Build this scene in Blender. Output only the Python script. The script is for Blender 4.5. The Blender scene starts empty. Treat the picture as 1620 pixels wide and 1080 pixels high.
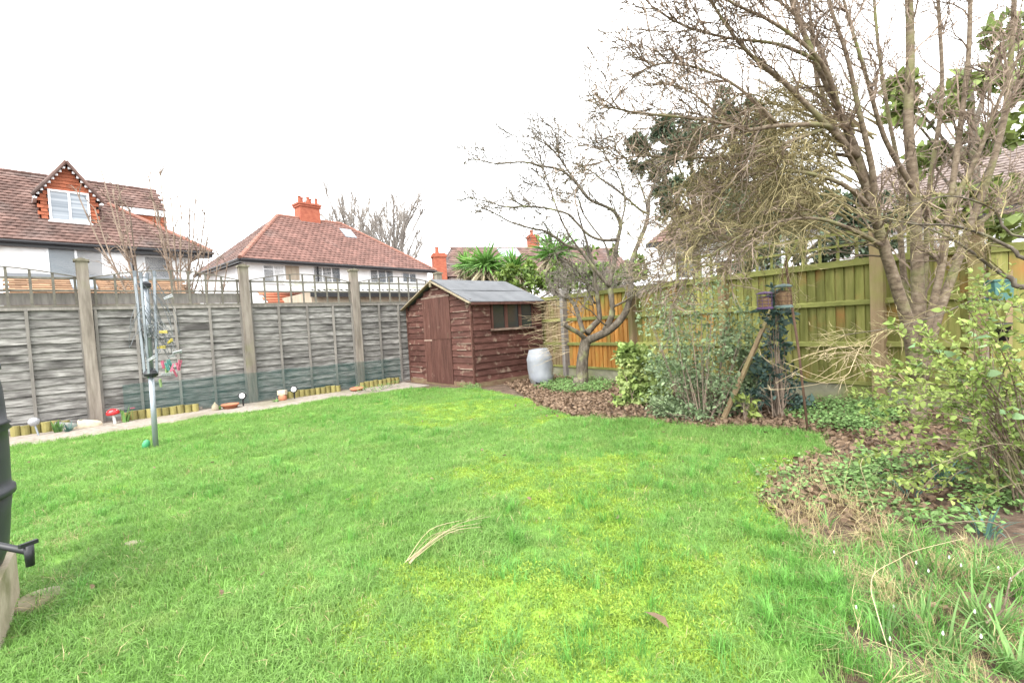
import bpy, math, random
import numpy as np
from mathutils import Vector, Matrix
rnd = random.Random(7)
R_ = math.radians
# ------------------------------------------------------------------ camera
F, ROLL, HC, CH = 740.0, -0.056, 513.0, 1.15      # focal (px of 1620), roll, horizon at centre, eye height
PITCH = math.atan((540 - HC) / F)
CR = (Matrix.Rotation(math.pi / 2 - PITCH, 3, 'X') @ Matrix.Rotation(ROLL, 3, 'Z'))
scene = bpy.context.scene
COL = scene.collection
cam_d = bpy.data.cameras.new('camera'); cam = bpy.data.objects.new('camera', cam_d); COL.objects.link(cam)
cam_d.sensor_fit = 'HORIZONTAL'; cam_d.sensor_width = 36; cam_d.lens = F / 1620 * 36
cam_d.clip_start = 0.02; cam_d.clip_end = 2000
cam.matrix_world = Matrix.Translation((0, 0, CH)) @ CR.to_4x4()
scene.camera = cam
# ------------------------------------------------------------------ sky, sun, exposure
SUN_EL, SUN_AZ = 52, 205          # azimuth: direction the light comes from, degrees from +Y clockwise
world = bpy.data.worlds.new('World'); scene.world = world; world.use_nodes = True
wn = world.node_tree.nodes; wl = world.node_tree.links
for n in list(wn): wn.remove(n)
sky = wn.new('ShaderNodeTexSky'); sky.sky_type = 'NISHITA'; sky.sun_disc = False
sky.sun_elevation = R_(SUN_EL); sky.sun_rotation = R_(SUN_AZ)
sky.air_density = 1.0; sky.dust_density = 4.0
hs = wn.new('ShaderNodeHueSaturation'); hs.inputs['Saturation'].default_value = 0.12
mx = wn.new('ShaderNodeMixRGB'); mx.inputs[0].default_value = 0.86; mx.inputs[2].default_value = (8.6, 8.75, 8.9, 1)
bg = wn.new('ShaderNodeBackground'); bg.inputs['Strength'].default_value = 0.12
wo = wn.new('ShaderNodeOutputWorld')
wl.new(sky.outputs[0], hs.inputs['Color']); wl.new(hs.outputs[0], mx.inputs[1]); wl.new(mx.outputs[0], bg.inputs[0]); wl.new(bg.outputs[0], wo.inputs[0])
sd = bpy.data.lights.new('sun', 'SUN'); sd.energy = 1.4; sd.angle = R_(40); sd.color = (1, 0.97, 0.92)
so = bpy.data.objects.new('sun', sd); COL.objects.link(so)
_a, _e = R_(SUN_AZ), R_(SUN_EL)
so.rotation_euler = Vector((-math.sin(_a) * math.cos(_e), -math.cos(_a) * math.cos(_e), -math.sin(_e))).to_track_quat('-Z', 'Y').to_euler()
vs = scene.view_settings; vs.view_transform = 'Standard'; vs.look = 'None'; vs.gamma = 1; vs.use_curve_mapping = False
vs.exposure = 1.98
scene.cycles.max_bounces = 6; scene.cycles.diffuse_bounces = 3; scene.cycles.transparent_max_bounces = 12

# ------------------------------------------------------------------ pixel -> place helpers (photo pixels, 1620 x 1080)
CAM = Vector((0, 0, CH))
def ray(px, py): return CR @ Vector(((px - 810) / F, -(py - 540) / F, -1))
def G(px, py, z=0.0):
    d = ray(px, py); return CAM + d * ((z - CH) / d.z)
def at(px, py, Y):
    d = ray(px, py); return CAM + d * (Y / d.y)
class Frame:
    def __init__(s, o, deg):
        s.o = Vector((o[0], o[1], 0)); s.deg = deg; s.M = Matrix.Rotation(R_(deg), 3, 'Z'); s.Mi = s.M.transposed()
    def L(s, p): return s.Mi @ (Vector(p) - s.o)
    def W(s, p): return s.M @ Vector(p) + s.o
    def _r(s, px, py): return s.Mi @ (CAM - s.o), s.Mi @ ray(px, py)
    def ypl(s, px, py, y=0.0):
        o, d = s._r(px, py); return o + d * ((y - o.y) / d.y)
    def xpl(s, px, py, x=0.0):
        o, d = s._r(px, py); return o + d * ((x - o.x) / d.x)
    def slope(s, px, py, z0, tan, y0=0.0):
        o, d = s._r(px, py); return o + d * ((z0 + tan * (o.y - y0) - o.z) / (d.z - tan * d.y))
    def empty(s, name, label, cat, group=None): return thing(name, label, cat, s.o, s.deg, group)

# ------------------------------------------------------------------ object helpers
def tag(o, label=None, cat=None, group=None, kind=None):
    if label: o['label'] = label
    if cat: o['category'] = cat
    if group: o['group'] = group
    if kind: o['kind'] = kind
    return o
def thing(name, label, cat, loc=(0, 0, 0), deg=0.0, group=None):
    o = bpy.data.objects.new(name, None); COL.objects.link(o)
    o.empty_display_size = 0.1; o.location = loc; o.rotation_euler = (0, 0, R_(deg))
    return tag(o, label, cat, group)
def put(name, mesh, parent=None, loc=(0, 0, 0), rot=(0, 0, 0), scale=(1, 1, 1)):
    o = bpy.data.objects.new(name, mesh); COL.objects.link(o)
    o.location = loc; o.rotation_euler = rot; o.scale = scale
    if parent: o.parent = parent
    return o
class MB:
    def __init__(s): s.v = []; s.f = []
    def add(s, vs, fs):
        b = len(s.v); s.v.extend(tuple(v) for v in vs); s.f.extend(tuple(i + b for i in f) for f in fs)
    def box(s, lo, hi, M=None):
        x0, y0, z0 = lo; x1, y1, z1 = hi
        vs = [Vector(p) for p in ((x0,y0,z0),(x1,y0,z0),(x1,y1,z0),(x0,y1,z0),(x0,y0,z1),(x1,y0,z1),(x1,y1,z1),(x0,y1,z1))]
        if M: vs = [M @ v for v in vs]
        s.add(vs, [(0,3,2,1),(4,5,6,7),(0,1,5,4),(1,2,6,5),(2,3,7,6),(3,0,4,7)]); return s
    def bar(s, a, b, w, d, up=(0, 0, 1)):
        a, b = Vector(a), Vector(b); x = (b - a); L = x.length; x.normalize()
        y = Vector(up).cross(x)
        if y.length < 1e-4: y = Vector((1, 0, 0)).cross(x)
        y.normalize(); z = x.cross(y)
        M = Matrix((x, y, z)).transposed().to_4x4(); M.translation = a
        return s.box((0, -w / 2, -d / 2), (L, w / 2, d / 2), M)
    def prism(s, poly, axis, d0, d1):
        """poly in 2D extruded along axis: 'y' -> poly is (x,z); 'x' -> (y,z); 'z' -> (x,y)"""
        def P(p, d): return {'y': (p[0], d, p[1]), 'x': (d, p[0], p[1]), 'z': (p[0], p[1], d)}[axis]
        n = len(poly); vs = [P(p, d0) for p in poly] + [P(p, d1) for p in poly]
        fs = [tuple(range(n))[::-1], tuple(range(n, 2 * n))] + [(i, (i + 1) % n, n + (i + 1) % n, n + i) for i in range(n)]
        s.add(vs, fs); return s
    def tube(s, pts, rad, n=6, cap=True):
        pts = [Vector(p) for p in pts]; m = len(pts)
        if not hasattr(rad, '__len__'): rad = [rad] * m
        ax = pts[-1] - pts[0]
        ref = Vector((0, 0, 1)) if abs(ax.z) < 0.8 * ax.length else Vector((1, 0.3, 0))
        b = len(s.v); cs = [(math.cos(2 * math.pi * k / n), math.sin(2 * math.pi * k / n)) for k in range(n)]
        for i in range(m):
            t = pts[min(i + 1, m - 1)] - pts[max(i - 1, 0)]
            u = ref.cross(t)
            if u.length < 1e-6: u = Vector((1, 0, 0))
            u.normalize(); w = t.cross(u)
            if w.length > 1e-9: w.normalize()
            p = pts[i]; r = rad[i]
            for c, q in cs:
                s.v.append((p.x + r * (u.x * c + w.x * q), p.y + r * (u.y * c + w.y * q), p.z + r * (u.z * c + w.z * q)))
        for i in range(m - 1):
            for k in range(n):
                k2 = (k + 1) % n
                s.f.append((b + i * n + k, b + i * n + k2, b + (i + 1) * n + k2, b + (i + 1) * n + k))
        if cap and n > 3:
            s.f.append(tuple(b + k for k in range(n))[::-1]); s.f.append(tuple(b + (m - 1) * n + k for k in range(n)))
        return s
    def lathe(s, prof, n=20, c=(0, 0, 0), M=None):
        """prof: list of (r, z)"""
        vs = []; fs = []
        for r, z in prof:
            for k in range(n):
                a = 2 * math.pi * k / n; p = Vector((c[0] + r * math.cos(a), c[1] + r * math.sin(a), c[2] + z)); vs.append(M @ p if M else p)
        for i in range(len(prof) - 1):
            for k in range(n):
                fs.append((i * n + k, i * n + (k + 1) % n, (i + 1) * n + (k + 1) % n, (i + 1) * n + k))
        fs.append(tuple(range(n))[::-1]); fs.append(tuple((len(prof) - 1) * n + k for k in range(n)))
        s.add(vs, fs); return s
    def mesh(s, name, mat, smooth=False):
        me = bpy.data.meshes.new(name); me.from_pydata(s.v, [], s.f); me.materials.append(mat)
        if smooth: me.polygons.foreach_set('use_smooth', [True] * len(me.polygons))
        me.update(); return me
    def build(s, name, mat, parent=None, smooth=False, **k): return put(name, s.mesh(name, mat, smooth), parent, **k)
def npmesh(name, V, Fq, mat, smooth=False):
    """V (n,3), Fq (m,k) with equal k"""
    me = bpy.data.meshes.new(name); V = np.asarray(V, np.float32); Fq = np.asarray(Fq, np.int32)
    m, k = Fq.shape
    me.vertices.add(len(V)); me.vertices.foreach_set('co', V.ravel())
    me.loops.add(m * k); me.loops.foreach_set('vertex_index', Fq.ravel())
    me.polygons.add(m); me.polygons.foreach_set('loop_start', np.arange(0, m * k, k, dtype=np.int32))
    me.polygons.foreach_set('use_smooth', np.full(m, smooth)); me.materials.append(mat); me.update(calc_edges=True); me.validate()
    return me
nr = np.random.default_rng(11)
def unit(a): return a / np.maximum(np.linalg.norm(a, axis=1, keepdims=True), 1e-9)
def leafmesh(name, P, D, L, W, mat, fold=0.25, droop=0.15):
    """one folded six-vertex leaf per point: P base, D axis, L length, W width"""
    P = np.asarray(P, float); n = len(P); D = unit(np.asarray(D, float))
    L = np.broadcast_to(np.asarray(L, float), (n,))[:, None]; W = np.broadcast_to(np.asarray(W, float), (n,))[:, None]
    S = unit(np.cross(D, unit(nr.normal(size=(n, 3)) + np.array([0, 0, 1.5])))); N = np.cross(S, D)
    V = np.empty((n, 6, 3))
    V[:, 0] = P; V[:, 1] = P + D * L * .35 + S * W * .5 + N * W * fold; V[:, 2] = P + D * L * .35 - S * W * .5 + N * W * fold
    V[:, 3] = P + D * L * .72 + S * W * .38 + N * (W * fold * .7 - L * droop * .5); V[:, 4] = P + D * L * .72 - S * W * .38 + N * (W * fold * .7 - L * droop * .5)
    V[:, 5] = P + D * L - N * L * droop
    T = np.array([(0, 1, 2), (1, 3, 4), (1, 4, 2), (3, 5, 4)])
    Fq = (np.arange(n)[:, None, None] * 6 + T[None]).reshape(-1, 3)
    return npmesh(name, V.reshape(-1, 3), Fq, mat)

# ------------------------------------------------------------------ materials
def mat(name, cols, scale=(6, 6, 6), rough=0.85, bump=0.3, rand=0.15, island=0.0, det=6, contrast=(0.3, 0.7), world=False, spec=0.25,
        stain=None, stain_scale=1.5, stain_rng=(0.5, 0.65), trans=0.0, metal=0.0, attr=None, zstain=None, bdist=0.01):
    m = bpy.data.materials.new(name); m.use_nodes = True; nt = m.node_tree; N = nt.nodes; L = nt.links
    p = N['Principled BSDF']; p.inputs['Roughness'].default_value = rough; p.inputs['Specular IOR Level'].default_value = spec; p.inputs['Metallic'].default_value = metal
    if world: src = N.new('ShaderNodeNewGeometry').outputs['Position']
    else:
        tc = N.new('ShaderNodeTexCoord'); oi = N.new('ShaderNodeObjectInfo')
        ml = N.new('ShaderNodeVectorMath'); ml.operation = 'SCALE'; ml.inputs[0].default_value = (37, 19, 53); L.new(oi.outputs['Random'], ml.inputs['Scale'])
        ad = N.new('ShaderNodeVectorMath'); ad.operation = 'ADD'; L.new(tc.outputs['Object'], ad.inputs[0]); L.new(ml.outputs[0], ad.inputs[1]); src = ad.outputs[0]
    mp = N.new('ShaderNodeMapping'); mp.inputs['Scale'].default_value = scale if hasattr(scale, '__len__') else (scale,) * 3; L.new(src, mp.inputs[0])
    no = N.new('ShaderNodeTexNoise'); no.inputs['Scale'].default_value = 1; no.inputs['Detail'].default_value = det; no.inputs['Roughness'].default_value = 0.62; L.new(mp.outputs[0], no.inputs['Vector'])
    cr = N.new('ShaderNodeValToRGB'); el = cr.color_ramp.elements
    k = len(cols)
    for i, c in enumerate(cols):
        pos = contrast[0] + (contrast[1] - contrast[0]) * (i / (k - 1) if k > 1 else 0)
        e = el[i] if i < 2 else el.new(pos)
        e.position = pos; e.color = (*c, 1)
    if k == 1: el[1].color = (*cols[0], 1)
    L.new(no.outputs[0], cr.inputs[0]); col = cr.outputs[0]
    if stain:
        n2 = N.new('ShaderNodeTexNoise'); n2.inputs['Scale'].default_value = stain_scale; n2.inputs['Detail'].default_value = 5; L.new(src, n2.inputs['Vector'])
        r2 = N.new('ShaderNodeMapRange'); r2.inputs[1].default_value = stain_rng[0]; r2.inputs[2].default_value = stain_rng[1]; L.new(n2.outputs[0], r2.inputs[0])
        fac = r2.outputs[0]
        if zstain:
            sx = N.new('ShaderNodeSeparateXYZ'); gp = N.new('ShaderNodeNewGeometry'); L.new(gp.outputs['Position'], sx.inputs[0])
            r3 = N.new('ShaderNodeMapRange'); r3.inputs[1].default_value = zstain[0]; r3.inputs[2].default_value = zstain[1]; r3.inputs[3].default_value = 0; r3.inputs[4].default_value = zstain[2]; L.new(sx.outputs[2], r3.inputs[0])
            am = N.new('ShaderNodeMath'); am.operation = 'ADD'; am.use_clamp = True; L.new(n2.outputs[0], r2.inputs[0]); L.new(r2.outputs[0], am.inputs[0]); L.new(r3.outputs[0], am.inputs[1]); fac = am.outputs[0]
        mm = N.new('ShaderNodeMixRGB'); mm.inputs[2].default_value = (*stain, 1); L.new(fac, mm.inputs[0]); L.new(col, mm.inputs[1]); col = mm.outputs[0]
    if attr:
        an = N.new('ShaderNodeAttribute'); an.attribute_name = attr[0]; mm = N.new('ShaderNodeMixRGB'); mm.inputs[2].default_value = (*attr[1], 1); L.new(an.outputs['Fac'], mm.inputs[0]); L.new(col, mm.inputs[1]); col = mm.outputs[0]
    def vary(col, out, amt):
        r = N.new('ShaderNodeMapRange'); r.inputs[3].default_value = 1 - amt; r.inputs[4].default_value = 1 + amt; L.new(out, r.inputs[0])
        v = N.new('ShaderNodeVectorMath'); v.operation = 'SCALE'; L.new(col, v.inputs[0]); L.new(r.outputs[0], v.inputs['Scale']); return v.outputs[0]
    if rand and not world: col = vary(col, oi.outputs['Random'], rand)
    if island: col = vary(col, N.new('ShaderNodeNewGeometry').outputs['Random Per Island'], island)
    L.new(col, p.inputs['Base Color'])
    if bump:
        b = N.new('ShaderNodeBump'); b.inputs['Strength'].default_value = bump; b.inputs['Distance'].default_value = bdist; L.new(no.outputs[0], b.inputs['Height']); L.new(b.outputs[0], p.inputs['Normal'])
    if trans:
        t = N.new('ShaderNodeBsdfTranslucent'); L.new(col, t.inputs[0]); ms = N.new('ShaderNodeMixShader'); ms.inputs[0].default_value = trans
        out = N['Material Output']; L.new(p.outputs[0], ms.inputs[1]); L.new(t.outputs[0], ms.inputs[2]); L.new(ms.outputs[0], out.inputs[0])
    return m
def flat(name, c, rough=0.5, spec=0.4, **k): return mat(name, [c, tuple(x * 0.82 for x in c)], rough=rough, spec=spec, bump=k.pop('bump', 0.05), rand=k.pop('rand', 0.05), **k)
def glass(name, tint=(0.05, 0.06, 0.07), rough=0.08):
    m = bpy.data.materials.new(name); m.use_nodes = True; p = m.node_tree.nodes['Principled BSDF']
    p.inputs['Base Color'].default_value = (*tint, 1); p.inputs['Roughness'].default_value = rough; p.inputs['Specular IOR Level'].default_value = 0.6
    return m
M = {}
M['fence_grey'] = mat('weathered_grey_board', [(.05, .046, .043), (.155, .147, .138), (.28, .27, .255)], (9, 3, 34), bump=.5, rand=.2, contrast=(.3, .64), stain=(.05, .046, .044), stain_scale=3.2, stain_rng=(.55, .7))
M['fence_batten'] = mat('weathered_batten', [(.13, .12, .11), (.24, .22, .2)], (20, 20, 3), bump=.4, rand=.15)
M['post_wood'] = mat('weathered_post', [(.1, .085, .07), (.18, .155, .13), (.25, .22, .19)], (18, 18, 2), bump=.5, rand=.12, stain=(.15, .16, .07), stain_scale=1.2, stain_rng=(.62, .8), zstain=(2.25, 2.5, .35))
M['trellis'] = mat('trellis_lath', [(.09, .083, .07), (.165, .153, .125)], (14, 14, 14), bump=.3, rand=.2)
M['edging'] = mat('log_edging_wood', [(.17, .15, .05), (.3, .26, .1)], (10, 10, 5), bump=.4, rand=.25)
M['path'] = mat('old_concrete', [(.17, .145, .12), (.27, .235, .2), (.33, .3, .26)], (14, 14, 14), bump=.4, stain=(.14, .13, .07), stain_scale=1.1, stain_rng=(.5, .72), rand=0)
M['soil'] = mat('bed_soil', [(.045, .03, .022), (.1, .068, .048), (.16, .115, .085)], (9, 9, 9), bump=.9, rand=0, bdist=.05)
M['lawn'] = mat('turf', [(.09, .14, .03), (.12, .24, .04), (.16, .28, .045)], (7, 7, 7), attr=('moss', (.18, .3, .04)), bump=.8, rand=0, bdist=.03, stain=(.16, .14, .07), stain_scale=1.3, stain_rng=(.66, .76))
M['far_ground'] = mat('garden_ground', [(.06, .08, .03), (.1, .12, .05)], (.6, .6, .6), rand=0)
M['shed'] = mat('shed_paint', [(.043, .018, .014), (.085, .036, .028), (.122, .058, .047)], (4, 4, 16), bump=.4, rand=.2, contrast=(.28, .72), stain=(.22, .16, .12), stain_scale=7, stain_rng=(.58, .73))
M['shed_worn'] = mat('shed_worn_edge', [(.12, .06, .05), (.26, .19, .15), (.34, .27, .22)], (5, 5, 20), bump=.3, rand=.2)
M['shed_base'] = mat('shed_base_board', [(.13, .07, .05), (.2, .16, .09)], (6, 6, 14), bump=.4, rand=.2)
M['shed_door'] = mat('shed_door_paint', [(.052, .024, .018), (.088, .038, .029), (.115, .056, .044)], (18, 18, 2), bump=.4, rand=.12, stain=(.2, .13, .1), stain_scale=6, stain_rng=(.66, .78))
M['barge'] = mat('pale_barge_board', [(.17, .14, .09), (.3, .25, .17)], (5, 5, 20), bump=.3, rand=.2)
M['felt'] = mat('roof_felt', [(.075, .078, .082), (.1, .104, .11), (.118, .122, .128)], (3, 3, 3), rough=.95, bump=.5, rand=.1)
M['shed_glass'] = glass('shed_glass', (.03, .035, .035), .12)
M['fence_green'] = mat('algae_board', [(.09, .092, .024), (.175, .18, .05), (.28, .25, .09)], (14, 14, 1.6), bump=.45, rand=.26, stain=(.27, .14, .045), stain_scale=2.2, stain_rng=(.55, .72), contrast=(.26, .74))
M['fence_orange'] = mat('orange_board', [(.24, .1, .02), (.42, .2, .05), (.5, .26, .08)], (14, 14, 1.6), bump=.4, rand=.18, stain=(.24, .24, .06), stain_scale=1.6, stain_rng=(.55, .72), zstain=(1.2, 1.7, .6))
M['rail_green'] = mat('algae_rail', [(.12, .13, .035), (.22, .225, .07)], (4, 4, 14), bump=.3, rand=.15)
M['post_brown'] = mat('brown_timber_post', [(.16, .11, .06), (.27, .2, .12)], (16, 16, 2), bump=.4, rand=.15, stain=(.2, .2, .06), stain_scale=2, stain_rng=(.5, .7))
M['gravel_board'] = mat('concrete_gravel_board', [(.17, .17, .11), (.28, .275, .2)], (8, 8, 8), bump=.3, rand=.08, stain=(.17, .19, .06), stain_scale=2, stain_rng=(.5, .7))
M['bark'] = mat('grey_brown_bark', [(.045, .037, .028), (.1, .083, .063), (.18, .16, .13)], (22, 22, 9), bump=.7, rand=0, stain=(.2, .21, .1), stain_scale=5, stain_rng=(.55, .7))
M['bark_red'] = mat('red_brown_bark', [(.065, .048, .034), (.15, .115, .08), (.24, .2, .145)], (18, 18, 30), bump=.6, rand=0, stain=(.17, .18, .07), stain_scale=3, stain_rng=(.52, .7))
M['twig'] = mat('brown_twig', [(.14, .105, .08), (.27, .21, .16)], (8, 8, 8), bump=0, rand=0, island=.35)
M['twig_olive'] = mat('olive_twig', [(.16, .135, .065), (.34, .29, .155)], (8, 8, 8), bump=0, rand=0, island=.45)
M['twig_grey'] = mat('grey_twig', [(.1, .085, .07), (.2, .175, .145)], (5, 5, 5), bump=0, rand=0, island=.3)
M['twig_far'] = mat('far_twig', [(.2, .18, .16), (.28, .255, .23)], (1, 1, 1), bump=0, rand=0, island=.25)
M['twig_tan'] = mat('dry_tan_stalk', [(.3, .23, .13), (.48, .4, .26)], (5, 5, 5), bump=0, rand=0, island=.3)
def leafmat(name, a, b, tr=.3, isl=.4, **k): return mat(name, [a, b], k.pop('scale', (3, 3, 3)), rough=k.pop('rough', .55), bump=0, rand=0, island=isl, trans=tr, spec=k.pop('spec', .35), **k)
M['grass'] = leafmat('grass_blade', (.135, .275, .052), (.225, .385, .098), .42, .35, world=True, scale=(1.6, 1.6, 1.6), contrast=(.25, .7), stain=(.25, .36, .1), stain_scale=3.5, stain_rng=(.55, .75))
M['grass_long'] = leafmat('long_grass_blade', (.085, .24, .03), (.16, .36, .08), .35, .4, world=True)
M['moss'] = leafmat('yellow_moss', (.2, .32, .04), (.3, .4, .06), .3, .3, world=True)
M['grass_dry'] = leafmat('dry_grass_blade', (.3, .24, .12), (.45, .38, .2), .25, .3, world=True)
M['litter'] = leafmat('fallen_leaf', (.085, .053, .034), (.23, .158, .1), .1, .75, rough=.7)
M['cover'] = leafmat('ground_cover_leaf', (.1, .195, .05), (.21, .33, .115), .25, .45)
M['ivy'] = leafmat('pale_ivy_leaf', (.16, .26, .06), (.42, .48, .18), .25, .45)
M['greyleaf'] = leafmat('grey_green_leaf', (.12, .19, .085), (.29, .36, .2), .25, .5)
M['darkleaf'] = leafmat('blue_green_leaf', (.03, .06, .045), (.08, .13, .11), .2, .5)
M['conifer'] = leafmat('dark_needle', (.05, .08, .045), (.12, .165, .1), .15, .5)
M['bigleaf'] = leafmat('broad_evergreen_leaf', (.09, .13, .035), (.21, .26, .07), .35, .5)
M['hedge'] = leafmat('hedge_leaf', (.08, .15, .03), (.22, .3, .07), .3, .5)
M['honey'] = leafmat('spring_leaf', (.14, .22, .05), (.31, .37, .1), .35, .45)
M['honey_big'] = leafmat('pale_spring_leaf', (.15, .27, .12), (.27, .4, .2), .35, .3)
M['strap'] = leafmat('strap_leaf', (.085, .19, .045), (.17, .3, .09), .3, .35)
M['bluestrap'] = leafmat('blue_strap_leaf', (.05, .12, .1), (.12, .22, .19), .25, .3)
M['palm'] = leafmat('sword_leaf', (.06, .16, .03), (.17, .32, .07), .3, .4)
M['palm_dead'] = leafmat('dead_sword_leaf', (.2, .17, .1), (.36, .31, .2), .2, .4)
M['petal'] = leafmat('white_petal', (.75, .76, .72), (.8, .8, .78), .3, .05)
M['render_white'] = mat('white_render', [(.68, .68, .68), (.78, .78, .78)], (3, 3, 3), bump=.15, rand=.02, stain=(.5, .48, .44), stain_scale=1.1, stain_rng=(.56, .85))
M['roof_under'] = flat('roof_batten_dark', (.07, .05, .045), rough=.9)
M['tile_brown'] = mat('brown_roof_tile', [(.075, .045, .037), (.125, .075, .062), (.165, .108, .092)], (1.3, 1.3, 1.3), bump=.3, rand=0, island=.28, stain=(.09, .08, .075), stain_scale=.5, stain_rng=(.5, .75))
M['tile_red'] = mat('red_roof_tile', [(.115, .062, .05), (.17, .09, .074)], (1.1, 1.1, 1.1), bump=.3, rand=0, island=.22, stain=(.12, .09, .08), stain_scale=.5, stain_rng=(.55, .8))
M['tile_pale'] = mat('weathered_pale_tile', [(.13, .1, .088), (.2, .16, .145)], (2, 2, 2), bump=.3, rand=0, island=.2)
M['tile_orange'] = mat('orange_tile', [(.18, .105, .06), (.26, .16, .095)], (2, 2, 2), bump=.3, rand=0, island=.25)
M['tile_hung'] = mat('tile_hung_clay', [(.28, .085, .045), (.38, .13, .07)], (2, 2, 2), bump=.2, rand=0, island=.2)
M['ridge'] = mat('ridge_tile', [(.2, .095, .07), (.28, .14, .105)], (3, 3, 3), bump=.2, rand=.1)
M['brick'] = mat('red_brick', [(.24, .065, .04), (.36, .12, .07)], (4, 4, 9), bump=.3, rand=.05)
M['upvc'] = flat('white_upvc', (.78, .79, .8), rough=.35)
M['pane'] = glass('window_pane', (.12, .14, .16), .1)
M['pane_light'] = glass('window_pane_curtain', (.27, .31, .34), .15)
M['pane_blind'] = mat('blind_behind_glass', [(.17, .2, .23), (.34, .37, .4)], (0.01, .01, 14), rough=.2, bump=0, rand=0, spec=.5, det=0)
M['gutter'] = flat('black_gutter', (.018, .018, .02), rough=.4)
M['lead'] = flat('lead_flashing', (.2, .22, .24), rough=.6)
M['corrug'] = mat('corrugated_sheet', [(.16, .165, .16), (.28, .28, .27)], (3, 3, 3), bump=.3, rand=.05, stain=(.12, .12, .08), stain_scale=1.5)
M['clad'] = mat('stained_cladding', [(.3, .24, .18), (.42, .36, .28)], (9, 9, 1.5), bump=.2, rand=.1)
M['alu'] = flat('dull_aluminium', (.3, .33, .36), rough=.38, metal=.5)
M['plastic_grey'] = flat('grey_plastic', (.13, .15, .17), rough=.5)
M['line'] = flat('grey_washing_line', (.1, .11, .115), rough=.6)
M['black_plastic'] = flat('black_plastic', (.016, .017, .02), rough=.42)
M['butt_black'] = mat('dark_butt_plastic', [(.028, .03, .036), (.045, .048, .056)], (5, 5, 5), rough=.45, bump=.08, rand=0)
M['barrel'] = mat('pale_grey_plastic', [(.21, .225, .25), (.31, .325, .35)], (4, 4, 2.2), rough=.45, bump=.06, rand=0, stain=(.2, .19, .14), stain_scale=4, stain_rng=(.52, .8))
M['concrete'] = mat('cast_concrete', [(.24, .2, .14), (.38, .33, .25)], (12, 12, 12), bump=.5, rand=.06, stain=(.16, .15, .08), stain_scale=4)
M['terracotta'] = mat('terracotta', [(.36, .13, .07), (.46, .2, .12)], (9, 9, 9), bump=.2, rand=.05)
M['red_paint'] = flat('red_gloss', (.55, .025, .03), rough=.25, spec=.5)
M['white_paint'] = flat('white_paint', (.75, .73, .7), rough=.4)
M['lens'] = flat('white_lamp_lens', (.8, .8, .78), rough=.2)
M['teal'] = flat('teal_plastic', (.06, .16, .14), rough=.5)
M['canvas_shoe'] = mat('dirty_canvas', [(.1, .11, .1), (.25, .25, .23)], (30, 30, 30), bump=.3, rand=0)
M['sole'] = mat('worn_sole', [(.4, .33, .24), (.55, .48, .37)], (20, 20, 20), bump=.2, rand=0)
for nm, c in dict(green=(.05, .42, .16), yellow=(.6, .48, .05), pink=(.6, .12, .2), lime=(.35, .5, .2), grey=(.45, .47, .48), teal=(.1, .38, .33)).items():
    M['peg_' + nm] = flat('peg_' + nm, tuple(q * .62 + .02 for q in c), rough=.5)
M['feeder_purple'] = flat('purple_wire', (.09, .045, .12), rough=.5)
M['nuts'] = mat('peanuts', [(.09, .05, .03), (.24, .16, .09)], (60, 60, 60), bump=.6, rand=0)
M['feeder_cap'] = flat('grey_green_cap', (.12, .17, .16), rough=.5)
M['rust'] = mat('rusty_pole', [(.07, .04, .03), (.15, .09, .06)], (20, 20, 8), bump=.3, rand=0)
M['sticker_blue'] = flat('blue_print', (.03, .3, .5), rough=.35)
def netting():
    m = bpy.data.materials.new('green_mesh_netting'); m.use_nodes = True; N = m.node_tree.nodes; L = m.node_tree.links
    p = N['Principled BSDF']; p.inputs['Base Color'].default_value = (.02, .085, .075, 1); p.inputs['Roughness'].default_value = .7
    t = N.new('ShaderNodeBsdfTransparent'); ms = N.new('ShaderNodeMixShader'); no = N.new('ShaderNodeTexNoise'); no.inputs['Scale'].default_value = 3
    r = N.new('ShaderNodeMapRange'); r.inputs[3].default_value = .2; r.inputs[4].default_value = .46; L.new(no.outputs[0], r.inputs[0]); L.new(r.outputs[0], ms.inputs[0])
    L.new(t.outputs[0], ms.inputs[1]); L.new(p.outputs[0], ms.inputs[2]); L.new(ms.outputs[0], N['Material Output'].inputs[0])
    return m
M['net'] = netting()

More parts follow.
